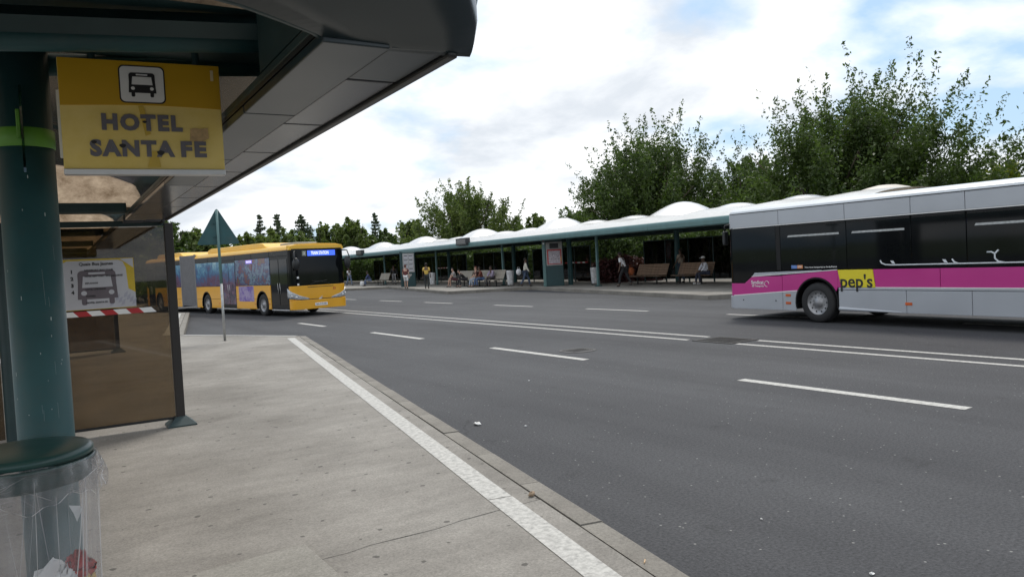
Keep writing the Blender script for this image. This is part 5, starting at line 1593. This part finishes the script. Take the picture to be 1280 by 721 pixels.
class Bus:
    """local axes: x forward with the nose at 0, y to the left, side = +1 left / -1 right; s = distance behind the nose"""

    def __init__(self, root, half):
        self.r, self.h = root, half

    def plate(self, name, pts, side, material, out=0.0, thick=0.03, bevel=0.006, parent=None):
        y1 = side * (self.h + out); y0 = side * (self.h + out - thick)
        m = MB(); m.prism([(-a, b) for a, b in pts], y0, y1, 'y')
        return m.build(name, material, parent or self.r, bevel=bevel)

    def rect(self, name, s0, s1, z0, z1, side, material, out=0.0, thick=0.03, bevel=0.006, parent=None):
        return self.plate(name, [(s0, z0), (s1, z0), (s1, z1), (s0, z1)], side, material, out, thick, bevel, parent)

    def wheel(self, s, side, r=0.475, w=0.28):
        y = side * (self.h - 0.03)
        root = empty('wheel', (-s, 0, r)); root.parent = self.r
        # outer face towards side
        sg_ = side
        m = MB(); m.lathe([(r * 0.60, y), (r * 0.66, y + sg_ * 0.012), (r * 0.90, y + sg_ * 0.008), (r * 0.97, y - sg_ * 0.02), (r, y - sg_ * 0.06), (r, y - sg_ * (w - 0.05)), (r * 0.95, y - sg_ * w), (r * 0.3, y - sg_ * w)], n=36, axis='y'); m.build('tyre', TYRE, root, True)
        m = MB(); m.lathe([(r * 0.61, y - sg_ * 0.005), (r * 0.57, y - sg_ * 0.012), (r * 0.54, y - sg_ * 0.05), (r * 0.38, y - sg_ * 0.035), (r * 0.30, y - sg_ * 0.045), (r * 0.24, y - sg_ * 0.03), (r * 0.20, y + sg_ * 0.0), (0, y + sg_ * 0.004)], n=36, axis='y'); rim = m.build('rim', RIM, root, True)
        m = MB(); m.lathe([(0.021, 0), (0.021, sg_ * 0.004), (0, sg_ * 0.004)], n=8, axis='y'); mh_ = m.mesh('hand_hole', BLACK)
        m = MB(); m.lathe([(0.015, 0), (0.013, sg_ * 0.022), (0, sg_ * 0.022)], n=6, axis='y'); mb_ = m.mesh('wheel_nut', RIM)
        for k in range(10):
            t = 2 * PI * k / 10
            inst('hand_hole', mh_, rim, (r * 0.465 * math.cos(t), y - sg_ * 0.043, r * 0.465 * math.sin(t)))
            inst('wheel_nut', mb_, rim, (r * 0.335 * math.cos(t + 0.3), y - sg_ * 0.042, r * 0.335 * math.sin(t + 0.3)))

    def arch(self, s, side, r=0.60, z=0.475):
        """dark wheel-arch rim and the hollow behind it"""
        m = MB(); pts = arc(-s, z, r, -12, 192, 20) + arc(-s, z, r - 0.035, 192, -12, 20)
        y1 = side * (self.h + 0.008); y0 = side * (self.h - 0.25)
        m.prism(pts, y0, y1, 'y'); m.build('wheel_arch', WINF, self.r)

    def nose(self, name, z0, z1, material, front=0.0, setback=0.16, inset=0.22, grow=0.0, parent=None):
        """rounded front section between two heights"""
        h = self.h + grow
        pts = [(-setback - 0.02, -h), (-setback, -h)]
        for k in range(6):
            t = PI / 2 * k / 5
            pts.append((front - setback + (setback) * math.sin(t), -h + inset * (1 - math.cos(t))))
        pts += [(a, -b) for a, b in pts[::-1]]
        m = MB(); m.prism(pts, z0, z1, 'z')
        return m.build(name, material, parent or self.r, bevel=0.015)


def panel_with_arches(s0, s1, z0, z1, wheels, r=0.60, zc=0.475):
    """rectangle whose lower edge is cut by wheel arches"""
    pts = [(s0, z1), (s0, z0)]
    for w in sorted(wheels):
        if s0 < w < s1:
            dz = max(-1, min(1, (z0 - zc) / r)); a0 = math.degrees(math.asin(dz))
            pts += arc(w, zc, r, 180 - a0, a0, 16)
    pts += [(s1, z0), (s1, z1)]
    return pts


# ------------------------------------------------------------------ silver and pink bus
SILVER = mat('bus_silver_paint', (0.40, 0.42, 0.455), 0.32, 0.25, var=0.05, scale=1.0, coat=0.3)
PINK = mat('bus_pink_paint', (0.48, 0.022, 0.22), 0.38, var=0.04, scale=1.0, coat=0.3)
BYEL = mat('bus_yellow_square', (0.72, 0.60, 0.02), 0.4, var=0.03)
ROOFW = mat('bus_roof_white', (0.66, 0.69, 0.72), 0.35, var=0.05, scale=1.0)
yaw = math.radians(3.2)
fwd = Vector((math.sin(yaw), math.cos(yaw), 0)); rgt = Vector((math.cos(yaw), -math.sin(yaw), 0))
c = Vector((16.02, 13.72, 0)) + rgt * 1.275
pb = empty('city_bus', (c.x, c.y, 0), math.atan2(fwd.y, fwd.x))
tag(pb, 'silver and pink city bus with yellow square on its side', 'bus')
B = Bus(pb, 1.275)
W1, W2 = 2.74, 8.64
m = MB(); m.box((-11.9, -1.23, 1.08), (-0.16, 1.23, 2.78)); m.build('body_core', UNDER, pb)
for a, b in ((0.2, 2.08), (3.40, 7.98), (9.30, 11.9)):
    m = MB(); m.box((-b, -1.22, 0.30), (-a, 1.22, 1.08)); m.build('body_core', UNDER, pb)
m = MB(); prof = [(-1.26, 2.74), (-1.24, 2.80), (-1.13, 2.87), (-0.8, 2.915), (0, 2.94), (0.8, 2.915), (1.13, 2.87), (1.24, 2.80), (1.26, 2.74)]
m.prism(prof, -11.95, -0.10, 'x'); m.build('roof', ROOFW, pb, bevel=0.01)
m = MB(); m.box((-10.5, -0.9, 2.93), (-7.2, 0.9, 3.05)); m.build('roof_unit', ROOFW, pb, bevel=0.05)
B.nose('front_bumper', 0.27, 0.60, SILVER, 0.04); B.nose('front_panel', 0.605, 0.93, PINK); B.nose('windscreen', 0.935, 2.36, WIN, 0.0); B.nose('front_header', 2.365, 2.74, SILVER)
for s in (-1, 1):
    m = MB(); m.box((0.0, s * 0.72 - 0.16, 0.66), (0.02, s * 0.72 + 0.16, 0.84)); m.build('headlight', WHITE, pb, bevel=0.02)
for side in (1, -1):
    # skirt
    B.plate('skirt_panel', [(0.17, 0.27), (1.755, 0.27), (1.755, 0.715), (0.17, 0.60)], side, SILVER)
    B.plate('skirt_panel', [(1.765, 0.27), (2.155, 0.27), (2.155, 0.475)] + arc(W1, 0.475, 0.60, 180, 154, 4) + [(1.765, 0.718)], side, SILVER)
    for a, b in ((3.345, 4.965), (4.975, 6.315), (6.325, 8.035)):
        B.rect('skirt_panel', a, b, 0.30, 0.775, side, SILVER)
    for a, b in ((9.245, 10.55), (10.56, 11.93)): B.rect('skirt_panel', a, b, 0.30, 0.775, side, SILVER)
    # silver strip above the skirt, pink band, white lines
    B.rect('silver_strip', 3.345, 8.035, 0.785, 0.835, side, SILVER); B.rect('silver_strip', 9.245, 11.93, 0.785, 0.835, side, SILVER)
    B.plate('pink_panel', [(0.17, 0.605), (1.755, 0.72), (1.755, 1.115), (0.80, 1.10), (0.55, 0.93), (0.17, 0.93)], side, PINK)
    B.plate('pink_panel', [(1.765, 0.722)] + arc(W1, 0.475, 0.60, 155, 27, 14) + [(3.32, 0.84), (3.32, 1.235), (1.765, 1.125)], side, PINK)
    B.plate('white_line', [(0.17, 0.60), (2.20, 0.745), (2.20, 0.765), (0.17, 0.622)], side, WHITE, 0.004, 0.02, 0)
    B.plate('white_line', [(0.80, 1.10), (3.32, 1.236), (3.32, 1.253), (0.80, 1.118)], side, WHITE, 0.004, 0.02, 0)
    B.plate('silver_wedge', [(0.82, 1.12), (2.9, 1.232), (2.9, 1.245), (0.90, 1.20)], side, SILVER)
    if side == 1:
        B.plate('yellow_square', [(3.33, 1.24), (4.21, 1.24), (4.26, 0.84), (3.42, 0.84)], side, BYEL, 0.003)
        B.plate('pink_panel', [(4.22, 1.24), (5.695, 1.24), (5.695, 0.842), (4.27, 0.842)], side, PINK)
        B.plate('pink_panel', [(3.325, 1.236), (3.328, 1.236), (3.41, 0.842), (3.325, 0.842)], side, PINK)
    else:
        B.rect('pink_panel', 3.33, 5.695, 0.842, 1.24, side, PINK)
    for a, b in ((5.705, 8.0), ): B.rect('pink_panel', a, b, 0.842, 1.24, side, PINK)
    B.plate('pink_panel', [(8.01, 1.24), (8.01, 0.842)] + arc(W2, 0.475, 0.60, 142, 38, 14) + [(9.3, 0.842), (9.3, 1.24)], side, PINK)
    B.rect('pink_panel', 9.31, 11.93, 0.842, 1.24, side, PINK)
    B.rect('white_line', 4.27, 8.04, 0.832, 0.850, side, WHITE, 0.004, 0.02, 0); B.rect('white_line', 9.25, 11.93, 0.832, 0.850, side, WHITE, 0.004, 0.02, 0)
    # windows
    B.plate('window', [(0.165, 0.937), (0.55, 0.937), (0.80, 1.125), (1.60, 1.215), (1.60, 2.36), (0.165, 2.36)], side, WIN, -0.004)
    B.rect('window_pillar', 1.605, 1.735, 1.25, 2.36, side, WINF, 0.0)
    for a, b in ((1.74, 3.575), (3.585, 5.105), (5.115, 6.235), (6.245, 7.80), (7.81, 9.35), (9.36, 10.9)):
        w_ = B.rect('window', a, b, 1.256, 2.36, side, WIN, -0.006); w_.rotation_euler = (random.uniform(-0.002, 0.002), 0, random.uniform(-0.0006, 0.0006))
        B.rect('window_rail', a + 0.02, b - 0.02, 2.30, 2.36, side, WINF, -0.001, 0.01, 0, w_)
    B.rect('window_pillar', 10.91, 11.93, 1.256, 2.36, side, WINF, 0.0)
    for a, b in ((1.96, 3.40), (3.72, 4.97), (6.40, 7.70), (8.0, 9.25)):
        B.plate('window_vent', [(a, 2.055), (a + 0.03, 2.10), (b, 2.10), (b, 2.055)], side, GALV, 0.006, 0.015, 0)
    # roof side panels
    for a, b in ((0.17, 1.695), (1.705, 3.545), (3.555, 5.105), (5.115, 6.225), (6.235, 7.8), (7.81, 9.4), (9.41, 11.93)):
        B.rect('roof_side_panel', a, b, 2.385, 2.735, side, SILVER)
    B.rect('white_line', 0.2, 11.93, 2.366, 2.384, side, WHITE, -0.004, 0.02, 0)
    B.rect('gutter', 0.12, 11.93, 2.737, 2.752, side, BLACKTRIM, 0.008, 0.03, 0)
    B.arch(W1, side); B.arch(W2, side)
    for w in (W1, W2): B.wheel(w, side)
    for s_, z_ in ((1.93, 0.64), (1.93, 0.45), (5.02, 0.50), (8.1, 0.60)):
        B.rect('marker_lamp', s_ - 0.075, s_ + 0.075, z_ - 0.03, z_ + 0.03, side, ORANGE, 0.012, 0.03, 0.004)
    m = MB(); m.tube([(-0.10, side * 1.20, 2.50), (0.04, side * 1.30, 2.46), (0.05, side * 1.30, 2.3)], 0.02, 8); mi_ = m.build('mirror_arm', BLACKTRIM, pb, True)
    m = MB(); m.box((0.01, side * 1.20, 1.95), (0.09, side * 1.36, 2.32)); m.build('mirror', BLACKTRIM, pb, bevel=0.03)
    for s_ in (0.5, 1.55):
        m = MB(); m.lathe([(0.018, 0), (0.018, side * 0.006), (0, side * 0.006)], (-s_, side * 1.277, 0.50), 10, 'y'); m.build('screw_cap', BLACK, pb)
# dented lower edge behind the front wheel
m = MB(); m.grid(lambda a, b: (-(3.36 + 1.5 * a), 1.279 + 0.035 * math.sin(PI * b) * (1 - a) ** 0.5, 0.30 + 0.10 * b * (1 - 0.7 * a)), 16, 5); m.build('dented_sill', SILVER, pb, True)
# writing and marks on the left side (reads along the side, front to the left)
xd, ud = (-1, 0, 0), (0, 0, 1)
yo = 1.275 + 0.006
text('lettering', "pep's", 0.40, BLACK, pb, (-3.80, yo, 0.965), xd, ud, 0.007, 0.0015, width=0.80)
text('lettering', 'Syndicat', 0.13, WHITE, pb, (-0.98, yo, 0.955), xd, ud, 0.002, 0.001, width=0.40)
text('lettering', 'de Transports', 0.07, WHITE, pb, (-0.99, yo, 0.865), xd, ud, 0.001, 0.001, width=0.38)
m = MB(); m.tube([(-1.28 - 0.07 * math.cos(t), yo, 0.92 + 0.07 * math.sin(t)) for t in [k * 2 * PI / 14 for k in range(12)]], 0.006, 5); m.build('swirl_logo', WHITE, pb)
B.rect('sticker', 2.05, 2.22, 1.29, 1.37, 1, mat('sticker_blue', (0.12, 0.22, 0.5), 0.4), 0.0, 0.004, 0)
B.rect('sticker', 2.225, 2.38, 1.29, 1.37, 1, mat('sticker_orange', (0.65, 0.25, 0.10), 0.4), 0.0, 0.004, 0)
text('lettering', 'STIF', 0.06, WHITE, pb, (-2.30, 1.2765, 1.33), xd, ud, 0.001, 0.0005)
text('lettering', 'Vous nous transportez en Ile-de-France', 0.055, WHITE, pb, (-2.88, 1.2745, 1.315), xd, ud, 0.0006, 0.0006, width=0.88)
VINYL = mat('pale_vinyl', (0.60, 0.63, 0.66), 0.4)
def vine(pts, r=0.016):
    m = MB(); m.tube([(-a, 1.274, b) for a, b in pts], r, 6); m.build('vine_decal', VINYL, pb, True)
vine([(4.40, 1.43), (4.43, 1.37), (4.52, 1.335), (4.7, 1.325), (6.0, 1.325), (7.9, 1.325)])
vine([(5.95, 1.42), (5.99, 1.36), (6.08, 1.325)])
vine([(6.83, 1.57), (6.76, 1.50), (6.76, 1.41), (6.82, 1.35), (6.95, 1.325)]); vine([(6.62, 1.535), (6.70, 1.535), (6.76, 1.50)])
for a in (4.68, 5.80):
    B.plate('leaf_decal', [(a - 0.05, 1.42), (a + 0.02, 1.415), (a + 0.06, 1.345), (a - 0.01, 1.36)], 1, VINYL, 0.0, 0.006, 0)
# seats and driver's wheel seen dimly through the glass are left dark

# ------------------------------------------------------------------ yellow articulated bus
YEL = mat('bus_yellow_paint', (0.74, 0.36, 0.012), 0.32, var=0.04, scale=1.0, coat=0.4)
YELR = mat('bus_yellow_roof', (0.80, 0.47, 0.05), 0.35, var=0.05, scale=1.0)
AD1 = m_advert('bus_advert_sky', [(0.04, 0.035, 0.07), (0.15, 0.08, 0.13), (0.07, 0.12, 0.24), (0.10, 0.25, 0.38), (0.30, 0.46, 0.52)], 1.6, 0.15, 1.0)
AD2 = m_advert('bus_advert_mixed', [(0.010, 0.02, 0.07), (0.02, 0.09, 0.13), (0.16, 0.22, 0.30), (0.02, 0.04, 0.14), (0.20, 0.05, 0.04), (0.02, 0.10, 0.05), (0.30, 0.28, 0.30)], 1.9, 0.12)
AD3 = m_advert('bus_advert_violet', [(0.04, 0.22, 0.32), (0.12, 0.06, 0.34), (0.36, 0.30, 0.48), (0.10, 0.04, 0.26)], 1.8)
BELL = mat('bellows_grey', (0.17, 0.17, 0.18), 0.6, var=0.1)
hd = Vector((2.9, -17.6, 0)).normalized(); rt = Vector((hd.y, -hd.x, 0))
c = Vector((9.45, 30.3, 0)) - rt * 1.25
yb = empty('articulated_bus', (c.x, c.y, 0), math.atan2(hd.y, hd.x))
tag(yb, 'yellow articulated bus with picture adverts on its windows', 'bus')
B = Bus(yb, 1.25)
YW = (2.70, 8.85, 15.55)
LEN = 17.55
for a, b in ((0.15, 10.15), (12.1, LEN - 0.05)):
    m = MB(); m.box((-b, -1.20, 1.08), (-a, 1.20, 2.72)); m.build('body_core', UNDER, yb)
for a, b in ((0.2, 2.05), (3.35, 8.2), (9.5, 10.15), (12.1, 14.9), (16.2, LEN - 0.05)):
    m = MB(); m.box((-b, -1.19, 0.30), (-a, 1.19, 1.08)); m.build('body_core', UNDER, yb)
prof = [(-1.245, 2.70), (-1.235, 2.78), (-1.16, 2.87), (-0.9, 2.93), (0, 2.96), (0.9, 2.93), (1.16, 2.87), (1.235, 2.78), (1.245, 2.70)]
for a, b in ((0.06, 10.18), (12.08, LEN)):
    m = MB(); m.prism(prof, -b, -a, 'x'); m.build('roof', YELR, yb, bevel=0.01)
for a, b, h_ in ((2.7, 9.0, 3.13), (12.5, 16.3, 3.13)):
    m = MB(); m.prism([(-b - 0.1, 2.9), (-a + 0.5, 2.9), (-a, 2.96), (-a - 0.3, h_ - 0.03), (-a - 0.6, h_), (-b + 0.3, h_), (-b, h_ - 0.06)], -0.98, 0.98, 'y'); m.build('roof_unit', YELR, yb, bevel=0.04)
m = MB(); m.box((-2.3, -0.5, 2.95), (-0.9, 0.5, 3.05)); m.build('roof_hatch', mat('hatch_grey', (0.35, 0.34, 0.3), 0.6), yb, bevel=0.03)
# bellows: folded rubber
m = MB(); nf = 15
for k in range(nf):
    s0 = 10.15 + (12.1 - 10.15) * k / nf; w = (12.1 - 10.15) / nf
    m.prism([(-s0, 1.17), (-s0 - w * 0.5, 1.245), (-s0 - w, 1.17), (-s0 - w, -1.17), (-s0 - w * 0.5, -1.245), (-s0, -1.17)], 0.36, 2.90, 'z')
m.build('bellows', BELL, yb)
for side in (-1, 1):
    B.rect('bellows_frame', 10.10, 10.20, 0.30, 2.93, side, BELL, 0.012, 0.06); B.rect('bellows_frame', 12.05, 12.15, 0.30, 2.93, side, BELL, 0.012, 0.06)
# front
B.nose('front_bumper', 0.28, 0.66, YEL, 0.07, 0.22, 0.34); B.nose('front_panel', 0.665, 1.24, YEL, 0.03, 0.22, 0.34); B.nose('windscreen', 1.245, 2.74, WIN, 0.0, 0.22, 0.34); B.nose('front_header', 2.745, 2.88, YELR, -0.01, 0.22, 0.34)
m = MB(); m.box((0.0, -0.46, 2.44), (0.010, 0.80, 2.66)); db = m.build('destination_blind', m_emit('led_blue', (0.05, 0.13, 0.85), 1.1), yb, bevel=0.0)
LEDW = m_emit('led_white', (0.85, 0.88, 1.0), 1.0)
text('lettering', 'TRAIN STATION', 0.19, LEDW, yb, (0.013, 0.10, 2.55), (0, 1, 0), (0, 0, 1), 0.003, 0.001, width=0.80)
m = MB(); m.box((0.0, -0.70, 2.45), (0.010, -0.52, 2.65)); m.build('route_panel', mat('route_grey', (0.25, 0.27, 0.22), 0.4), yb)
text('lettering', '2', 0.15, WHITE, yb, (0.013, -0.61, 2.55), (0, 1, 0), (0, 0, 1), 0.003, 0.001)
m = MB(); m.box((0.030, -0.55, 1.165), (0.042, 0.62, 1.185)); m.build('bonnet_slot', BLACK, yb)
m = MB(); m.prism([(-0.95, 0.668), (0.95, 0.668), (0.85, 0.69), (-0.85, 0.69)], 0.03, 0.045, 'x'); m.build('bonnet_gap', BLACK, yb)
m = MB(); m.prism([(-0.28, 0.40), (0.28, 0.40), (0.28, 0.52), (-0.28, 0.52)], 0.07, 0.085, 'x'); m.build('number_plate', WHITE, yb)
text('lettering', 'BA-719-BS', 0.085, BLACK, yb, (0.087, 0, 0.46), (0, 1, 0), (0, 0, 1), 0.001, 0.0005, width=0.46)
m = MB(); m.prism([(-0.10, 0.60), (0.0, 0.66), (0.10, 0.72), (0.02, 0.72), (0.10, 0.80), (-0.02, 0.72), (-0.08, 0.68)], 0.03, 0.06, 'x'); m.build('emblem', ALU, yb)
text('lettering', '53', 0.13, RED, yb, (0.033, 0.66, 1.06), (0, 1, 0), (0, 0, 1), 0.004, 0.001)
HL = mat('headlight_glass', (0.40, 0.42, 0.44), 0.12, 0.3, var=0.3, scale=9)
for s in (-1, 1):
    # wraps round the corner of the nose, outer end high
    plan = [(0.03, 0.50), (0.03, 0.70), (0.03, 0.90)]
    for k in range(1, 6):
        t = PI / 2 * k / 5
        plan.append((0.03 - 0.25 + 0.25 * math.cos(t) + 0.0, 1.25 - 0.34 * (1 - math.sin(t))))
    plan += [(-0.34, 1.252)]
    npl = len(plan) - 1

    def hfn(a_, b_, s=s):
        f_ = a_ * npl; i_ = min(npl - 1, int(f_)); q_ = f_ - i_
        x_ = plan[i_][0] * (1 - q_) + plan[i_ + 1][0] * q_; y_ = plan[i_][1] * (1 - q_) + plan[i_ + 1][1] * q_
        lo_ = 0.685 + 0.10 * max(0, a_ - 0.3); hi_ = 0.72 + 0.44 * a_ ** 0.9
        k_ = 1.012 + 0.006 * math.sin(PI * b_)
        return ((x_ + 0.012) , s * y_ * k_, lo_ + (hi_ - lo_) * b_)
    m = MB(); m.grid(hfn, 20, 5); hl = m.build('headlight', HL, yb, True, solid=0.012)
    for a_, b_ in ((0.40, 0.42), (0.62, 0.40)):
        q_ = hfn(a_, b_); m = MB(); m.ball(q_, (0.03, 0.06, 0.05), 12, 8); m.build('lamp_lens', ALU, hl, True)
    m = MB(); m.lathe([(0.06, 0), (0.05, 0.012), (0, 0.012)], (0.045, s * 0.80, 0.45), 14, 'x'); m.build('fog_lamp', HL, yb, True)
    m = MB(); m.tube([(-0.02, s * 0.98, 2.66), (0.30, s * 1.20, 2.62), (0.40, s * 1.24, 2.35), (0.36, s * 1.18, 2.10)], 0.026, 8); m.build('mirror_arm', BLACKTRIM, yb, True)
    m = MB(); m.ball((0.34, s * 1.16, 2.12), (0.10, 0.15, 0.26), 14, 10); m.build('mirror', BLACKTRIM, yb, True)
    m = MB(); m.tube([(0.03, s * 0.45, 1.27), (0.045, s * 0.2, 1.36), (0.03, s * -0.35, 1.42)], 0.014, 6); m.build('wiper', BLACKTRIM, yb, True)
    m = MB(); m.box((-0.01, -1.0 + 0.02, 1.40 + 0.14 * s), (0.008, -0.90, 1.48 + 0.14 * s)); m.build('screen_sticker', WHITE, yb)
for side in (-1, 1):
    drs = ((0.24, 1.86), (5.36, 6.86), (16.22, 17.30)) if side == -1 else ()
    cuts = sorted([d for d in drs])
    # lower body
    segs = []
    cur = 0.22
    for a, b in cuts + [(10.12, 12.12)] if side == -1 else [(10.12, 12.12)]:
        pass
    edges_ = sorted(list(cuts) + [(10.12, 12.12)])
    for a, b in edges_ + [(LEN, LEN)]:
        if a - cur > 0.06: segs.append((cur, a - 0.012))
        cur = b + 0.012
    for a, b in segs:
        ws = [w for w in YW if a < w < b]
        B.plate('side_panel', panel_with_arches(a, b, 0.30, 0.715, ws, 0.60) if not ws else panel_with_arches(a, b, 0.30, 0.715, [], 0.6), side, YEL) if not ws else None
        if ws:
            w = ws[0]
            B.plate('side_panel', [(a, 0.30), (w - 0.575, 0.30)] + arc(w, 0.475, 0.60, 197, 156, 5) + [(a, 0.715)], side, YEL)
            B.plate('side_panel', [(b, 0.30), (w + 0.575, 0.30)] + arc(w, 0.475, 0.60, -17, 24, 5) + [(b, 0.715)], side, YEL)
            x0_ = max(a, w - 1.2); 
            B.plate('side_panel', [(a, 1.305), (a, 0.725)] + arc(w, 0.475, 0.60, 155, 25, 14) + [(b, 0.725), (b, 1.305)], side, YEL)
        else:
            B.rect('side_panel', a, b, 0.725, 1.305, side, YEL)
        # windows over the segment
        n = max(1, round((b - a) / 1.6)); w_ = (b - a) / n
        for k in range(n):
            s_ = a + k * w_ + 0.012; e_ = a + (k + 1) * w_ - 0.012
            if s_ < 1.0: mt = WIN
            elif s_ < 5.4: mt = AD2
            elif s_ < 10.2: mt = AD1
            else: mt = AD1 if s_ < 13.5 else WIN
            if side == 1 and s_ < 3: mt = WIN
            wn_ = B.rect('window', s_, e_, 1.325, 2.46, side, mt, -0.004)
            B.rect('window_rail', s_, e_, 2.475, 2.70, side, WINF, -0.006, 0.02, 0.002, wn_)
    for a, b in drs:
        dr = B.rect('door', a, b, 0.34, 2.48, side, WINF, -0.02, 0.03)
        mid = (a + b) / 2
        for p_, q_ in ((a + 0.06, mid - 0.025), (mid + 0.025, b - 0.06)):
            B.rect('door_glass', p_, q_, 0.48, 2.36, side, WIN if a < 3 or a > 12 else AD1, -0.008, 0.015, 0.003, dr)
            m = MB(); yy_ = side * 1.252; xx_ = -q_ + 0.07 if p_ < mid else -p_ - 0.07; m.tube([(xx_, yy_, 0.95), (xx_ - 0.02, yy_, 1.15), (xx_ - 0.05, yy_, 1.38)], 0.010, 6); m.build('door_handrail', ALU, dr, True)
        B.rect('door_header', a, b, 2.49, 2.70, side, WINF, -0.006, 0.02)
        B.rect('door_step', a + 0.03, b - 0.03, 0.26, 0.30, side, ALU, 0.0, 0.25, 0.003)
    if side == -1:
        B.rect('lower_advert', 3.50, 5.05, 0.62, 1.29, side, AD3, 0.006, 0.012, 0.003)
        B.rect('side_display', 3.55, 4.15, 2.28, 2.42, side, m_emit('led_violet', (0.28, 0.22, 0.75), 0.9), 0.004, 0.01, 0)
        text('lettering', 'TRAIN STATION', 0.10, LEDW, yb, (-3.85, -1.256, 2.35), (1, 0, 0), (0, 0, 1), 0.001, 0.0005, width=0.5)
    B.rect('cantrail', 0.20, 10.12, 2.705, 2.74, side, YEL, 0.004, 0.04); B.rect('cantrail', 12.1, LEN, 2.705, 2.74, side, YEL, 0.004, 0.04)
    for w in YW: B.arch(w, side); B.wheel(w, side)
    for s_ in (2.02, 3.4, 7.3, 12.5, 14.5):
        B.rect('marker_lamp', s_ - 0.05, s_ + 0.05, 0.50, 0.54, side, ORANGE, 0.012, 0.03, 0.003)
m = MB(); m.box((-LEN - 0.03, -1.25, 0.30), (-LEN, 1.25, 1.4)); m.build('rear_panel', YEL, yb, bevel=0.02)
m = MB(); m.box((-LEN - 0.03, -1.22, 1.42), (-LEN, 1.22, 2.72)); m.build('rear_window', WIN, yb, bevel=0.02)
